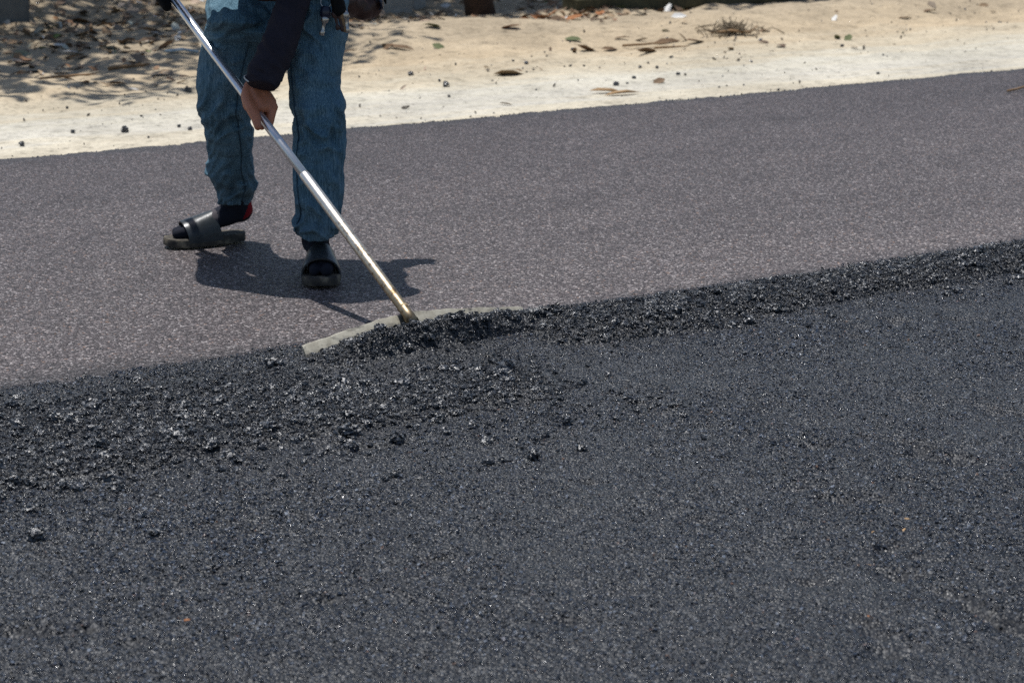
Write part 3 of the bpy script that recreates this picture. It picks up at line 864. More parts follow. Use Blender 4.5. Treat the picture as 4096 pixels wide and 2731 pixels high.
# body under the clothes with bare lower hand: one continuous skin
bm_ = MB()
hipc = Vector((at(279, 0, 6.17)[0], 6.16, .86))
sh_mid = Vector((hipc.x + .00, 5.94, 1.10)); neck = Vector((hipc.x - .03, 5.92, 1.20)); headc = Vector((hipc.x - .05, 5.95, 1.32))
zl = leg_frames(LEG_L); zr = leg_frames(LEG_R)
def legpt(fr, z, k): return Vector((np.interp(z, fr[0], fr[1]), np.interp(z, fr[0], fr[2]), z)), np.interp(z, fr[0], fr[3]) * k
for fr in (zl, zr):
    pts = [legpt(fr, z, .80) for z in (.82, .65, .50, .34, .22)]
    bm_.chain([p for p, r in pts], [min(r, m) for (p, r), m in zip(pts, (.075, .068, .052, .042, .030))])
bm_.chain([hipc + Vector((-.07, .05, -.02)), hipc + Vector((.07, .05, -.02))], [.082, .082])
bm_.chain([hipc + Vector((0, .05, 0)), (hipc + sh_mid) / 2 + Vector((0, .01, .02)), sh_mid], [.080, .095, .100])
bm_.chain([sh_mid + Vector((-.14, 0, 0)), sh_mid + Vector((.14, 0, 0))], [.055, .055])
bm_.chain([sh_mid, neck, headc - Vector((0, 0, .05))], [.06, .052, .055])
bm_.chain([headc + Vector((0, .02, .045)), headc + Vector((0, -.01, -.06))], [.086, .066])
bm_.chain([headc + Vector((0, -.085, -.005)), headc + Vector((0, -.098, -.028))], [.008, .013], 10)
for s_ in (-1, 1): bm_.capsule(headc + Vector((s_ * .085, .01, .0)), .012, headc + Vector((s_ * .088, .012, -.035)), .010, 10)
# lower (bare) arm and hand
shL = sh_mid + Vector((.150, .0, -.03)); elL = Vector(at(299, -14, 5.99)); wrL = z2(800, 330, .0)
bm_.chain([shL, elL, wrL], [.045, .038, .024])
W = z2(800, 390, -.020)
bm_.chain([z2(830, 250, -.004), W], [.025, .027])
kn = {'i': (1085, 795, -.014), 'm': (1060, 705, .004), 'r': (1015, 628, .018), 'l': (960, 560, .030)}
for kk, rr in (('i', .0150), ('m', .0150), ('r', .014), ('l', .013)):
    bm_.chain([W + Vector((0, .006, 0)), (W + z2(*kn[kk])) / 2 + Vector((0, -.010, 0)), z2(*kn[kk])], [.024, .021, rr])
bm_.chain([z2(700, 440, -.014), z2(640, 590, -.020), z2(665, 760, -.022)], [.024, .0225, .0205])       # ball of the thumb
bm_.chain([z2(640, 640, -.022), z2(705, 830, -.032), z2(775, 985, -.032), z2(812, 1150, -.028)], [.020, .0178, .0150, .0108])
bm_.chain([z2(790, 560, -.022), z2(840, 700, -.024), z2(890, 800, -.020)], [.026, .021, .016])
bm_.chain([z2(960, 640, -.016), z2(960, 780, -.018)], [.022, .017])
bm_.chain([z2(*kn['i']), z2(1052, 965, .004), z2(1035, 1085, .020), z2(900, 1130, .026), z2(885, 1160, .010)], [.0140, .0120, .0105, .0095, .0085])
bm_.chain([z2(*kn['m']), z2(1000, 880, .028), z2(930, 985, .034), z2(820, 1010, .028), z2(800, 1030, .012)], [.0140, .0120, .0105, .0098, .0085])
bm_.chain([z2(*kn['r']), z2(950, 800, .038), z2(860, 880, .040), z2(740, 900, .030), z2(700, 900, .012)], [.0130, .0115, .0105, .0095, .0085])
bm_.chain([z2(*kn['l']), z2(880, 710, .044), z2(790, 780, .044), z2(680, 790, .030), z2(650, 780, .012)], [.0120, .0105, .0095, .0088, .008])
# upper arm and gloved hand
shR = sh_mid + Vector((-.150, .02, -.02)); grip = Vector(pole(1.76)); elR = Vector((-1.07, 6.07, .975)); wrR = grip + Vector((-.035, .035, .055))
bm_.chain([shR, elR, wrR, grip + Vector((-.02, .01, .015))], [.045, .037, .026, .024])
body = adopt(remeshed(bm_, 'body', M_SKIN, .0034, 3), person)
# thumb nail
nl = MB()
tp, td = z2(808, 1125, -.0385), (z2(806, 1150, -.02) - z2(765, 985, -.022)).normalized()
nl.capsule(tp - td * .003, .0062, tp + td * .004, .0055, 14)
nail = adopt(nl.build('thumb_nail', M_NAIL), person)
c0 = Vector(tp)
nail.data.transform(Matrix.Translation(c0) @ Matrix.Scale(.30, 4, Vector((0, 1, 0))) @ Matrix.Translation(-c0))
nail.data.transform(Matrix.Translation((0, .0055, 0)))

# face details stay out of the picture but belong to the head
hr = MB(); hr.capsule(headc + Vector((0, .03, .06)), .093, headc + Vector((0, .04, -.01)), .088, 24)
adopt(hr.build('hair', M_GLOVE), person)
ht = MB()
hc = headc + Vector((0, .01, .075))
ht.tube([hc + Vector((0, 0, z)) for z in (-.012, -.006, .0, .05, .075, .088)], [.114, .116, .102, .098, .085, .02], 40)
adopt(ht.build('hat', M_SHIRT), person)
for s_ in (-1, 1):
    ey = MB(); ey.capsule(headc + Vector((s_ * .030, -.072, .012)), .010, headc + Vector((s_ * .031, -.072, .012)), .010, 12)
    adopt(ey.build('eye', M_BAND), person)
mo = MB(); mo.capsule(headc + Vector((-.018, -.074, -.062)), .006, headc + Vector((.018, -.074, -.062)), .006, 10)
adopt(mo.build('mouth', M_NAIL), person)

# shirt
sm_ = MB()
sm_.chain([hipc + Vector((.02, .0, .10)), (hipc + sh_mid) / 2 + Vector((0.01, 0, .03)), sh_mid], [.118, .125, .120], 36)
sm_.chain([hipc + Vector((-.03, 0, .11)), sh_mid + Vector((-.09, 0, -.02))], [.10, .09], 30)
sm_.chain([hipc + Vector((.05, 0, .10)), sh_mid + Vector((.10, 0, -.02))], [.12, .10], 30)
sm_.chain([shR, elR, wrR + (elR - wrR) * .15], [.095, .085, .060], 30)
sm_.chain([shL, elL], [.074, .056], 30)
# lower sleeve from its outline
SLV = [(-16, 283, 316), (0, 276.8, 310.6), (17, 270, 306), (35, 263.8, 301), (50, 257, 295.5), (65, 250.5, 289), (73, 246, 285), (80, 244.6, 280.5), (86, 245.5, 277)]
cl = []; rl = []
for k, (yy, xl, xr) in enumerate(SLV):
    dd_ = 5.985 - (yy + 16) / 102 * .135
    c = Vector(at((xl + xr) / 2, yy, dd_)); cl.append(c); rl.append((xr - xl) / 2 / F_PX * dd_ * .93)
# resample
def resample(cl, rl, n):
    t = np.linspace(0, len(cl) - 1, n); idx = np.arange(len(cl))
    return [Vector((np.interp(q, idx, [c.x for c in cl]), np.interp(q, idx, [c.y for c in cl]), np.interp(q, idx, [c.z for c in cl]))) for q in t], [float(np.interp(q, idx, rl)) for q in t]
cl, rl = resample(cl, rl, 60)
def slv_wr(i, a):
    q = np.array([[math.cos(a) * 1.3 + i * .02, math.sin(a) * 1.3, i * .33 + .9 * math.sin(a + 1)]])
    return float(noise3(q, 77)[0]) * (.0060 + .0035 * (i > 26)) + (.0015 if i > 54 else 0)
sm_.tube(cl, rl, 48, wr=slv_wr)
def shirt_disp(co, no):
    return .007 * noise3(co * np.array([9, 9, 22]), 51) * (co[:, 2] > .9)
shirt = adopt(remeshed(sm_, 'shirt', M_SHIRT, .0048, 2, shirt_disp), person)
shirt['label'] = 'black long-sleeved jersey shirt'
# pale bracelet just under the cuff
br = MB()
bc = Vector(at(257.6, 80.6, 5.85)); bx = (Vector(at(276, 90, 5.85)) - Vector(at(245.5, 80.5, 5.85))).normalized()
rr_ = []
for k in range(13):
    a = math.pi * (.80 + .50 * k / 12)
    rr_.append(bc + bx * (.040 * math.cos(a)) + Vector((0, 1, .2)).normalized() * (.036 * math.sin(a)))
br.tube(rr_, .0022, 8)
adopt(br.build('bracelet', M_BAND), person)
# black glove on the upper hand
gm = MB()
g0 = grip
for k in range(4):
    pc = Vector(pole(1.68 + k * .055))
    for q in range(7):
        a0_, a1_ = math.pi * (.2 + q * .22), math.pi * (.2 + (q + 1) * .22)
        ax = PD.cross(Vector((0, 0, 1))).normalized(); ay = ax.cross(PD)
        rr0 = .026
        gm.capsule(pc + ax * (rr0 * math.cos(a0_)) + ay * (rr0 * math.sin(a0_)), .0115, pc + ax * (rr0 * math.cos(a1_)) + ay * (rr0 * math.sin(a1_)), .0112, 10)
gm.chain([Vector(pole(1.70)) + Vector((-.030, .004, .008)), Vector(pole(1.86)) + Vector((-.032, .01, .010))], [.024, .024])
gm.chain([Vector(pole(1.62)) + Vector((-.034, -.004, -.004)), Vector(pole(1.72)) + Vector((-.034, .0, .006)), wrR], [.016, .024, .032])
gm.chain([wrR, wrR + (elR - wrR) * .2], [.033, .036])
glove = adopt(remeshed(gm, 'glove', M_GLOVE, .0040, 3), person)

# socks and feet
def foot(toe, heel, ankle, lift, parent, mats, red=False, top=None):
    toe, heel, ankle = Vector(toe), Vector(heel), Vector(ankle)
    d = (toe - heel); d.z = 0; d.normalize(); side = Vector((-d.y, d.x, 0))
    mbf = MB()
    ball = heel + d * .165 + Vector((0, 0, .025))
    heelc = heel + d * .03 + Vector((0, 0, .038 + lift))
    mbf.chain([heelc, ball], [.036, .025])
    mbf.chain([ball + side * .020, ball + d * .050 + side * .016 + Vector((0, 0, -.006))], [.023, .017])
    mbf.chain([ball - side * .018, ball + d * .042 - side * .020 + Vector((0, 0, -.006))], [.022, .016])
    mbf.chain([ankle, ball - d * .02 + Vector((0, 0, .004))], [.040, .023])
    mbf.chain([heelc, ankle], [.035, .042])
    mbf.chain([ankle, Vector(top)], [.0425, .046])
    f = remeshed(mbf, 'sock', mats, .0042, 3, lambda co, no: .0012 * noise3(co * 55, 3))
    return adopt(f, parent)
def slipper(toe, heel, parent):
    toe, heel = Vector(toe), Vector(heel)
    d = (toe - heel); L_ = d.length; d.normalize(); side = Vector((-d.y, d.x, 0))
    root = adopt(empty('slipper', heel), parent)
    def hw(t):                             # half width along the sole
        return .050 * (math.sin(math.pi * min(max(t * .86 + .07, 0), 1)) ** .42) + .013 * math.exp(-((t - .72) / .22) ** 2)
    vs, fs = [], []
    ts = [0.0, .02, .05, .1, .17, .25, .33, .42, .5, .58, .66, .74, .81, .87, .92, .96, .985, 1.0]
    rows = [(0.0, .985), (.004, 1.0), (.020, 1.0), (.0245, .97), (.0245, .0)]
    outline = []
    for t in ts:
        w = hw(t) * (0.25 if t in (0.0, 1.0) else (.62 if t in (.02, .985) else 1))
        outline.append((t, w))
    loop = [(t, w) for t, w in outline] + [(t, -w) for t, w in outline[::-1]]
    n = len(loop)
    for (h, k) in rows[:4]:
        for (t, w) in loop:
            spring = .006 * max(0, (t - .8) / .2) ** 2
            p = heel + d * (L_ * (.5 + (t - .5) * (.5 + .5 * k if k < 1 else 1))) + side * (w * k) + Vector((0, 0, .002 + h + spring + (.004 * (1 - t) if h > .01 else 0)))
            vs.append(p)
    for r in range(3):
        for j in range(n):
            a_, b_ = r * n + j, r * n + (j + 1) % n
            fs.append((a_, b_, b_ + n, a_ + n))
    fs.append(tuple(range(n))[::-1]); fs.append(tuple(3 * n + j for j in range(n)))
    so = mesh_obj('sole', vs, fs, M_SOLE); adopt(so, root)
    so.modifiers.new('e', 'EDGE_SPLIT').split_angle = R(40)
    # strap over the forefoot
    rings = []
    for i in range(13):
        t = .32 + .42 * i / 12
        w = hw(t) * 1.01; hgt = .092 - .028 * (i / 12)
        o_, i_ = [], []
        for j in range(21):
            a = math.pi * j / 20
            sk = -.012 * math.sin(a) * (i / 12) - .024 * math.sin(a) * (1 - i / 12)
            pt = heel + d * (L_ * t - sk) + side * (w * math.cos(a) * (1.0 if abs(math.cos(a)) > .95 else .99)) + Vector((0, 0, .016 + hgt * math.sin(a) ** .72))
            o_.append(pt)
            i_.append(pt - (side * math.cos(a) + Vector((0, 0, 1)) * math.sin(a)) * .0045)
        rings.append(o_ + i_[::-1])
    ms = MB(); ms.loft(rings)
    st = ms.build('strap', M_STRAP); adopt(st, root)
    st.modifiers.new('e', 'EDGE_SPLIT').split_angle = R(40)
    return root
toeL = G(321.5, 288, .004); dirL = Vector((-.10, 1.0, 0)).normalized(); heelL = Vector(toeL) + dirL * .270
toeR = G(164, 246.5, .004); heelR = Vector(G(250, 238.5, .004))
dR = (heelR - Vector(toeR)); dR.z = 0; dR = dR.normalized() * .275
heelR = Vector(toeR) + dR
toeL, toeR = Vector(toeL), Vector(toeR)
for v_ in (toeL, heelL, toeR, heelR): v_.z = 0.003
slipper(toeL, heelL, person)['label'] = 'black strap slipper planted flat, toe forward'
slipper(toeR, heelR, person)['label'] = 'black strap slipper turned sideways with dusty sole'
fz = Vector((0, 0, .024))
ankL = Vector(at(315.3, 241, 6.02)); topL = Vector(at(315.5, 222, 5.98))
foot(toeL + fz, heelL + fz + dirL * -.012, ankL, 0, person, M_SOCK, top=topL)
ankR = Vector(at(240, 209, 6.455)); topR = Vector(at(235, 193, 6.44))
hl = heelR + fz
sk = foot(toeR + fz, Vector((hl.x, hl.y, hl.z)) - dR.normalized() * .018, ankR, .034, person, M_SOCK, top=topR)
sk.data.materials.append(M_RED); sk.data.materials.append(M_SOCKG)
# coloured knit panels of the sock
import itertools
me = sk.data
nP = len(me.polygons); cen = np.empty(nP * 3); me.polygons.foreach_get('center', cen); cen = cen.reshape(-1, 3)
mi = np.zeros(nP, dtype=np.int32)
dn = np.array(dR.normalized())
rel = cen - np.array(ankR)
al = rel @ dn                              # positive towards the heel
hz = rel[:, 2]
front = cen[:, 1] < ankR.y + .02
mi[(al > 0) & (hz > -.030 + .58 * al) & (hz < -.020 + 2.3 * al)] = 1
mi[(al < -.080) & (al > -.16)] = 2
me.polygons.foreach_set('material_index', mi)

# ------------------------------------------------------------------ things hanging at the belt
belt = MB()
bz = .838
rg = []
for z in (bz - .017, bz - .015, bz + .015, bz + .017):
    w, d_, yy = .2035, .118, 6.215
    if z in (bz - .017, bz + .017): w -= .004; d_ -= .004
    rg.append(np.stack([hipc.x + w * np.sign(np.cos(th)) * np.abs(np.cos(th)) ** .85, yy + d_ * np.sign(np.sin(th)) * np.abs(np.sin(th)) ** .9, np.full(64, z)], 1))
belt.loft(rg, cap=False)
adopt(belt.build('belt', M_LEATHER), person)

KY = 5.985
keys = empty('key_bunch', at(325, 8, KY))
tag(keys, 'bunch of keys and dark fob dangling at the jeans hip', 'keys')
mk = MB()
c = Vector(at(326, 2, KY)); rr_ = [c + Vector((.016 * math.cos(a), .004 * math.sin(a), .016 * math.sin(a))) for a in np.linspace(0, 2 * math.pi, 25)]
mk.tube(rr_, .0018, 8); adopt(mk.build('ring', M_METAL), keys)
mk = MB()
fa, fb = Vector(at(326, 6, KY - .005)), Vector(at(325, 17.5, KY - .008))
mk.tube([fa, fa + (fb - fa) * .1, fa + (fb - fa) * .5, fa + (fb - fa) * .92, fb], [.008, .014, .016, .016, .011], 16, flat=.55)
adopt(mk.build('fob', M_FOB), keys)
def key(p0, p1, mat, w):
    m_ = MB(); p0, p1 = Vector(p0), Vector(p1)
    m_.tube([p0, p0 + (p1 - p0) * .12, p0 + (p1 - p0) * .30, p0 + (p1 - p0) * .36, p0 + (p1 - p0) * .72, p0 + (p1 - p0) * .78, p0 + (p1 - p0) * .97, p1],
            [w * .7, w * 1.25, w * 1.1, w * .55, w * .5, w * .85, w * .8, w * .4], 12, flat=.45)
    adopt(m_.build('key', mat), keys)
key(at(325.5, 16, KY - .012), at(321.5, 35.5, KY - .016), M_METAL, .0095)
for (x0, x1, y1, mt) in [(334, 338.5, 30, M_LEATHER), (337.5, 343.5, 31.5, M_LEATHER), (341, 345.5, 32, M_WOOD), (345, 347.5, 33, M_METAL)]:
    key(at(x0, 11, KY - .006), at(x1, y1, KY - .012), mt, .0085)
mk = MB(); mk.chain([Vector(at(337, -2, KY + .004)), Vector(at(339, 10, KY))], [.020, .021], 16)
adopt(remeshed(mk, 'knotted_cord', M_GLOVE, .003, 1, lambda co, no: .004 * noise3(co * 90, 8)), keys)

PY = 6.30
pouch = empty('waist_pouch', at(366, 10, PY))
tag(pouch, 'worn dark brown leather pouch bulging behind the hip', 'pouch')
mp = MB()
mp.chain([Vector(at(347, 2, PY - .06)), Vector(at(358, 6, PY - .02)), Vector(at(372, 5, PY))], [.034, .040, .036], 24)
mp.chain([Vector(at(350, -10, PY)), Vector(at(366, -8, PY))], [.045, .040], 24)
mp.chain([Vector(at(364, 9, PY - .02)), Vector(at(368, 8, PY))], [.034, .034], 24)
adopt(remeshed(mp, 'bag', M_LEATHER, .0045, 2, lambda co, no: .006 * noise3(co * 26, 12) + .004 * noise3(co * np.array([70, 70, 18]), 13)), pouch)
mp = MB(); mp.tube([at(376, -8, PY - .03), at(381, 2, PY - .03), at(382, 8, PY - .03), at(379, 10, PY - .03)], [.010, .011, .010, .004], 12, flat=.5)
adopt(mp.build('flap', M_FOB), pouch)
mp = MB(); mp.tube([at(382, -10, PY - .02), at(385, 0, PY - .02), at(386, 4, PY - .02)], [.004, .005, .002], 8)
adopt(mp.build('strap', M_GLOVE), pouch)

# ------------------------------------------------------------------ trees beyond the verge
def leaf_mesh(name, mat, L=.5, W=.22):
    pts = [(-.5, 0, 0), (-.2, -.5, .10), (.18, -.42, .10), (.5, 0, -.06), (.18, .42, .10), (-.2, .5, .10), (0, 0, 0)]
    me = bpy.data.meshes.new(name)
    me.from_pydata([(x_ * L * 2, y_ * W * 2, z_ * L) for x_, y_, z_ in pts], [], [(6, 0, 1), (6, 1, 2), (6, 2, 3), (6, 3, 4), (6, 4, 5), (6, 5, 0)])
    me.materials.append(mat)
    return me
def crown_mesh(cents, per, leaf=.075, seed=0):
    rg_ = np.random.default_rng(seed)
    V_, F_ = [], []
    base = np.array([(-1, 0, 0), (-.1, -.42, .12), (1, 0, -.08), (-.1, .42, .12)])
    for (c, r) in cents:
        nC = int(per * r * r)
        # leaf sprays: small clusters spread through the volume
        for q in range(nC):
            d = rg_.normal(size=3); d /= np.linalg.norm(d)
            p = np.array(c) + d * r * rg_.uniform(.25, 1.0) ** .6 * np.array([1, 1, .7])
            for w in range(6):
                e = Euler((rg_.normal(0, .6), rg_.normal(0, .6), rg_.uniform(0, 6.28)))
                m3 = np.array(e.to_matrix())
                s_ = leaf * rg_.uniform(.7, 1.4)
                v = (base * s_) @ m3.T + p + rg_.normal(0, .09, 3)
                k = len(V_)
                V_.extend(v.tolist()); F_.append((k, k + 1, k + 2, k + 3))
    return V_, F_
def tree(name, base, lean, h, cents, label, trunk_r, per=60, seed=0):
    root = empty(name, base)
    tag(root, label, 'tree', 'trees at the back of the verge')
    b0 = Vector(base); top = b0 + Vector(lean)
    mt = MB()
    n_ = 14; pts, rad = [], []
    for k in range(n_ + 1):
        t = k / n_
        pts.append(b0 + (top - b0) * t + Vector((.05 * math.sin(t * 5 + seed), .05 * math.cos(t * 4 + seed), -.08 * (k == 0))))
        rad.append(trunk_r * (1 - .62 * t) * (1.35 if k == 0 else 1.08 if k == 1 else 1))
    mt.tube(pts, rad, 18, wr=lambda i_, a_: .012 * math.sin(a_ * 5 + i_ * .7) + .006 * math.sin(a_ * 11 - i_))
    for (c, r) in cents:
        s0 = pts[random.randrange(n_ // 2, n_ + 1)]
        mid = (s0 + Vector(c)) / 2 + Vector((0, 0, .15))
        mt.tube([s0, mid, Vector(c)], [trunk_r * .38, trunk_r * .24, trunk_r * .08], 8)
    adopt(mt.build('trunk', M_BARK), root)
    V_, F_ = crown_mesh(cents, per, seed=seed)
    adopt(mesh_obj('crown', V_, F_, M_FOLIAGE, smooth=False), root)
def gz(x, y): return float(verge_z(np.array([x]), np.array([y]))[0])
tb = G(481.5, 10, gz(-.22, 13.6)); 
tree('tree', (tb[0], tb[1], gz(tb[0], tb[1])), (-.6, 1.0, 4.6), 4.6,
     [((-1.6, 15.5, 4.7), 1.2), ((-.5, 15.9, 4.6), 1.2), ((.7, 16.3, 4.5), 1.2), ((-1.0, 16.8, 5.6), 1.2), ((2.0, 17.0, 4.4), 1.1), ((3.2, 17.8, 4.6), 1.2), ((.5, 17.5, 5.4), 1.4)], 'slim dark-trunked tree growing on the verge behind the key bunch', .085, 200, 3)
tree('tree', (-5.6, 14.2, gz(-5.6, 14.2)), (.6, -.6, 4.6), 4.6,
     [((-4.6, 12.2, 4.9), 1.3), ((-3.5, 11.6, 4.6), 1.1), ((-3.0, 13.0, 5.2), 1.3), ((-4.3, 13.8, 5.4), 1.4), ((-2.6, 14.3, 5.0), 1.2), ((-5.6, 11.2, 4.6), 1.2), ((-3.8, 15.3, 5.4), 1.4)], 'spreading tree shading the littered end of the verge', .15, 105, 5)

# ------------------------------------------------------------------ litter, stones and odds and ends on the verge
def vpt(px, py):                           # a verge point seen at a pixel
    z = -.05
    for _ in range(6):
        q = G(px, py, z); z = gz(q[0], q[1])
    return Vector((q[0], q[1], z))
LEAF_KINDS = [leaf_mesh('leaf_kind', M_LITTER, .5, .20 + .05 * k) for k in range(4)]
LEAFC = kinds('leaf_kinds', LEAF_KINDS)
def verge_pts(n, dens):
    x = RNG.uniform(-5, 6, n); y = RNG.uniform(7.5, 16.2, n)
    a, b = AB(x, y); d = FAR_B - b
    k = (d > .03) & (RNG.uniform(size=n) < dens(a, b, d, x, y)) & (np.abs(x) < .262 * y + .8)
    return x[k], y[k], verge_z(x[k], y[k]), d[k]
def lit_dens(a, b, d, x, y):
    cl_ = np.clip(.35 + 1.1 * n2(x, y, 1.1, 71) + .6 * n2(x, y, 3, 72), 0, 1)
    left = .28 * sstep(1.3, 2.6, d) * (1 - sstep(.5, 1.8, a))
    right = (np.exp(-((d - 4.2) / .55) ** 2) + .75 * sstep(4.0, 4.6, d)) * sstep(.2, 1.6, a)
    return cl_ * np.clip(left + right + .012, 0, 1)
x, y, z, d = verge_pts(46000, lit_dens)
N = len(x); sL = RNG.lognormal(math.log(.055), .5, N).clip(.015, .17)
lit = scatter('leaf_litter', np.stack([x, y, z + .008], 1), np.stack([RNG.normal(0, .35, N), RNG.normal(0, .35, N), RNG.uniform(0, 6.28, N)], 1),
              np.stack([sL, sL * RNG.uniform(.5, 1, N), sL], 1), LEAFC, 4)
tag(lit, 'dead leaves and scraps littering the shaded back of the verge', 'leaf litter')
STONEC = kinds('pebble_kinds', [stone_mesh('pebble_kind', 12, .75, M_PEB) for _ in range(4)] + [stone_mesh('pebble_kind', 12, .75, M_GRAIN) for _ in range(5)])
def peb_dens(a, b, d, x, y):
    return np.clip(.05 + .9 * np.exp(-d / .09) + .35 * np.clip(n2(x, y, 1.6, 81) + .1, 0, 1) * sstep(.8, 1.6, d) + .35 * np.clip(n2(x, y, 4, 82), 0, 1), 0, 1)
x, y, z, d = verge_pts(24000, peb_dens)
N = len(x); sP = RNG.lognormal(math.log(.011), .5, N).clip(.004, .05)
peb = scatter('verge_gravel', np.stack([x, y, z + sP * .2], 1), RNG.uniform(0, 6.28, (N, 3)), np.stack([sP, sP * .8, sP * .7], 1), STONEC, 9)
tag(peb, 'fine dark grit and pebbles strewn over the pale verge', 'gravel')

for (px, py, s_) in [(22, 146, .045), (125, 132, .06), (73, 133, .035), (179, 127, .032), (190, 130, .036), (446, 86.5, .06), (616, 85.5, .05), (640, 68, .035), (657, 68, .03), (634, 78.5, .035), (678, 75, .035), (842, 46, .035), (878, 74, .03), (526, 62, .04), (411, 75, .045), (449, 97, .03), (1000, 21, .05), (573, 51, .045), (800, 92, .03), (925, 83, .03), (270, 52, .05), (188, 92, .06)]:
    q = vpt(px, py)
    lump(q.x, q.y, q.z + s_ * .2, s_ * .8, 'dark asphalt crumb lying loose on the pale sand verge', 'asphalt crumbs on the verge', squash=1.2, name='asphalt_crumb')

def leaf_thing(px, py, L_, mat, label, group, rz, name='dry_leaf', W=.22, tilt=.3):
    q = vpt(px, py)
    o = bpy.data.objects.new(name, leaf_mesh(name, mat, .5, W)); COL.objects.link(o)
    o.location = q + Vector((0, 0, .004 + .03 * L_)); o.scale = (L_, L_, L_); o.rotation_euler = (random.gauss(0, tilt), random.gauss(0, tilt), rz)
    tag(o, label, 'leaf', group)
ML_BROWN = mat_plain('brown_leaf', (.15, .095, .055), .8, .2, nscale=12, var=.3)
ML_TAN = mat_plain('tan_leaf', (.36, .24, .13), .8, .2, nscale=12, var=.3)
ML_OR = mat_plain('orange_leaf', (.30, .13, .055), .8, .2, nscale=12, var=.3)
ML_GR = mat_plain('green_scrap', (.11, .125, .06), .8, .2, nscale=12, var=.3)
ML_PALE = mat_plain('pale_scrap', (.62, .61, .58), .7, .2, nscale=12, var=.15)
ML_BLUE = mat_plain('blue_grey_plastic', (.34, .42, .46), .4, .5, nscale=12, var=.15)
for (px, py) in [(388, 48), (400, 49), (350, 36), (640, 41), (668, 43), (685, 41), (696, 43), (622, 43.5), (610, 49), (648, 53), (588, 49.5), (765, 24), (905, 16), (930, 12)]:
    leaf_thing(px, py, random.uniform(.10, .19), ML_BROWN, 'dry brown leaf lying on the sunlit sandy verge', 'brown leaves on the verge', random.uniform(-.3, 1.2), W=.16)
for (px, py) in [(538, 20), (527, 22), (573, 19.5), (585, 17), (510, 23), (600, 14), (549, 18)]:
    leaf_thing(px, py, random.uniform(.10, .17), ML_OR, 'rusty orange leaf on the litter beside the dark tree trunk', 'orange leaves by the trunk', random.uniform(0, 6))
for (px, py) in [(607, 93), (622, 95)]:
    leaf_thing(px, py, .22, ML_TAN, 'long tan leaf lying flat on the sand close to the asphalt edge', 'tan leaves by the edge', .5, W=.10, tilt=.08)
for (px, py) in [(432, 27), (439, 48), (837, 38.5), (848, 40), (620, 11), (680, 11.5), (573, 40)]:
    leaf_thing(px, py, random.uniform(.09, .14), ML_GR, 'small green leaf scrap on the verge', 'green leaf scraps', random.uniform(0, 6))
for (px, py, L_) in [(620, 17, .16), (640, 15, .17), (565, 21, .10), (668, 12, .15), (679, 17, .12), (835, 12, .10), (690, 14, .10), (600, 20, .12), (112, 48, .09), (445, 8, .10)]:
    leaf_thing(px, py, L_, ML_PALE, 'crumpled pale paper scrap among the leaf litter', 'paper scraps', random.uniform(0, 6), name='paper_scrap', tilt=.5)
# strip of plastic and other lone things
q0, q1 = vpt(166, 54.5), vpt(198, 52)
mbx = MB(); mbx.tube([q0 + Vector((0, 0, .02)), (q0 + q1) / 2 + Vector((0, .02, .03)), q1 + Vector((0, 0, .02))], [.02, .026, .02], 10, flat=.35)
tag(mbx.build('plastic_strip', ML_BLUE), 'flattened pale blue plastic strip beside the jeans leg in the shade', 'plastic')
# dry straw clump
st_ = empty('straw_clump', vpt(730, 26)); tag(st_, 'grey tuft of dry straw heaped on the sunlit sand', 'straw')
ms_ = MB()
for k in range(150):
    a_ = random.uniform(0, 6.28); r_ = abs(random.gauss(0, .085)); p = Vector((r_ * 1.5 * math.cos(a_), r_ * math.sin(a_), random.uniform(.0, .07) * (1 - r_ / .3)))
    dd2 = Vector((random.gauss(0, 1), random.gauss(0, 1), random.gauss(.2, .3))).normalized() * random.uniform(.05, .12)
    ms_.tube([p - dd2 / 2, p + dd2 / 2 + Vector((0, 0, .01))], [.004, .002], 4)
so_ = ms_.build('straw', M_STRAW); so_.parent = st_
mm = MB(); mm.tube([(-.13, -.07, .012), (0, -.085, .03), (.12, -.06, .015), (.17, -.02, .05)], [.008, .022, .018, .006], 8, flat=.4)
bo_ = mm.build('bark_flake', M_WOOD); bo_.parent = st_
def twig(px0, py0, px1, py1, r_, label, road=False):
    if road: q0, q1 = Vector(G(px0, py0, .012)), Vector(G(px1, py1, .012))
    else: q0, q1 = vpt(px0, py0) + Vector((0, 0, .012)), vpt(px1, py1) + Vector((0, 0, .012))
    m_ = MB(); L_ = (q1 - q0).length
    pts = [q0 + (q1 - q0) * t + Vector((random.gauss(0, .006 * L_), random.gauss(0, .006 * L_), abs(random.gauss(0, .006 * L_)))) for t in np.linspace(0, 1, 7)]
    m_.tube(pts, [r_, r_ * .95, r_ * .9, r_ * .85, r_ * .75, r_ * .6, r_ * .3], 7)
    mid = pts[3]; m_.tube([mid, mid + (q1 - q0) * .22 + Vector((0, .03 * L_, .004))], [r_ * .6, r_ * .2], 6)
    tag(m_.build('twig', M_WOOD), label, 'twig')
twig(622, 47.5, 668, 45, .008, 'thin brown twig on the sunlit sand beside a scatter of leaves')
twig(383, 47, 404, 48.5, .010, 'short twig on the sand close to the jeans knee')
twig(655, 50, 690, 48, .007, 'longer split twig lying parallel to the asphalt edge')
twig(1008, 91, 1032, 85, .006, 'tan twig lying on the compacted lane', True)
twig(108, 71, 150, 66, .012, 'dark stick in the shaded litter')
twig(40, 80, 96, 76, .010, 'long stick at the shade edge on the sand')
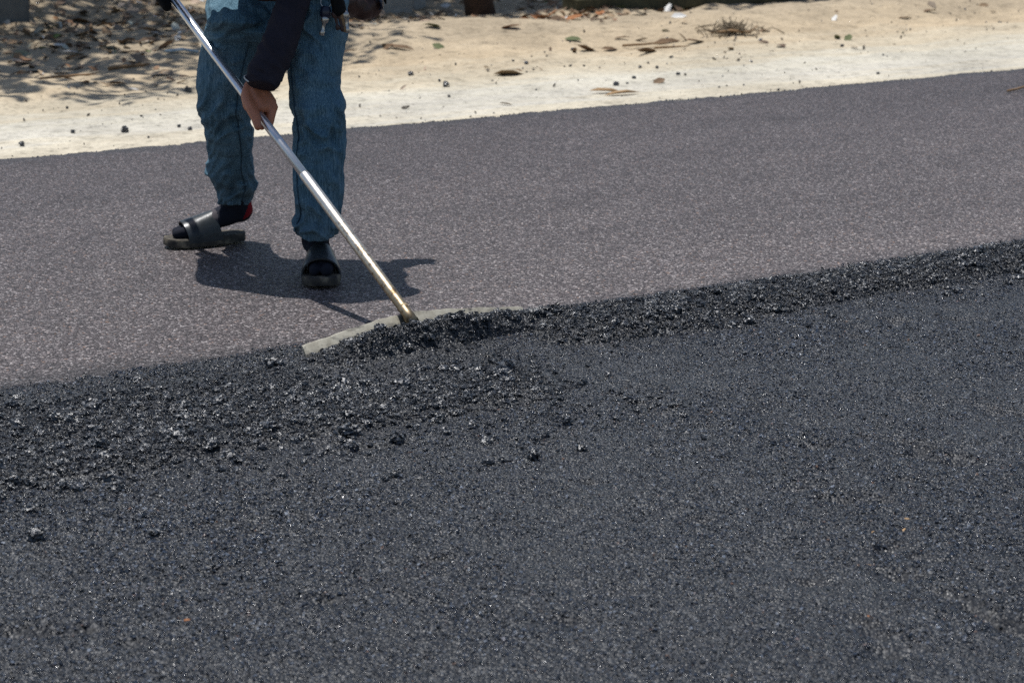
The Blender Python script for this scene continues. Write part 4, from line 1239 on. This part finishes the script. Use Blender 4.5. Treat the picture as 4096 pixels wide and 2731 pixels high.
# blocks and kerb
def block(px, py, sx, sy, sz, rz, mat, name, label, cat, seed):
    q = vpt(px, py)
    bm = bmesh.new(); bmesh.ops.create_cube(bm, size=1)
    bmesh.ops.subdivide_edges(bm, edges=bm.edges, cuts=7, use_grid_fill=True)
    co = np.array([v.co[:] for v in bm.verts]) * np.array([sx, sy, sz])
    nz = noise3(co * 9 + seed, seed)[:, None] * .014 + noise3(co * 24 + seed, seed + 1)[:, None] * .007
    co = co + nz * np.sign(co) * (np.abs(co) > np.array([sx, sy, sz]) * .40)
    for v, c in zip(bm.verts, co): v.co = c
    me = bpy.data.meshes.new(name); bm.to_mesh(me); bm.free(); me.materials.append(mat)
    me.polygons.foreach_set('use_smooth', [True] * len(me.polygons))
    o = bpy.data.objects.new(name, me); COL.objects.link(o)
    o.location = q + Vector((0, sy * .3, sz * .38)); o.rotation_euler = (0, 0, rz)
    tag(o, label, cat)
block(394, 11, .24, .20, .20, .25, M_CONC, 'concrete_block', 'grey concrete block on the verge behind the leather pouch', 'block', 3)
block(412, 7, .16, .16, .14, .9, M_CONC, 'concrete_block', 'smaller broken concrete lump next to the grey block', 'block', 8)
block(-8, 4, .40, .3, .26, .3, M_CONCD, 'concrete_block', 'large grey concrete block in the shaded litter', 'block', 12)
block(722, 3, 2.6, .22, .10, .52, M_MOSS, 'kerb_stone', 'low mossy kerb stone behind the sunlit sand ridge', 'kerb', 15)
# small bits on the fresh mat
for (px, py, mt) in [(873, 531, ML_TAN), (868, 564, ML_TAN), (907, 518, ML_TAN), (868, 615, ML_OR), (904, 529, ML_TAN), (410, 452, ML_OR), (187, 619, ML_OR), (790, 569, ML_BROWN)]:
    q = G(px, py, .012)
    o = bpy.data.objects.new('leaf_fragment', leaf_mesh('leaf_fragment', mt, .5, .2)); COL.objects.link(o)
    o.location = q; L_ = random.uniform(.010, .018); o.scale = (L_, L_, L_); o.rotation_euler = (.3, .1, random.uniform(0, 6))
    tag(o, 'tiny dry leaf fragment on the fresh black asphalt', 'leaf', 'leaf fragments on the mat')
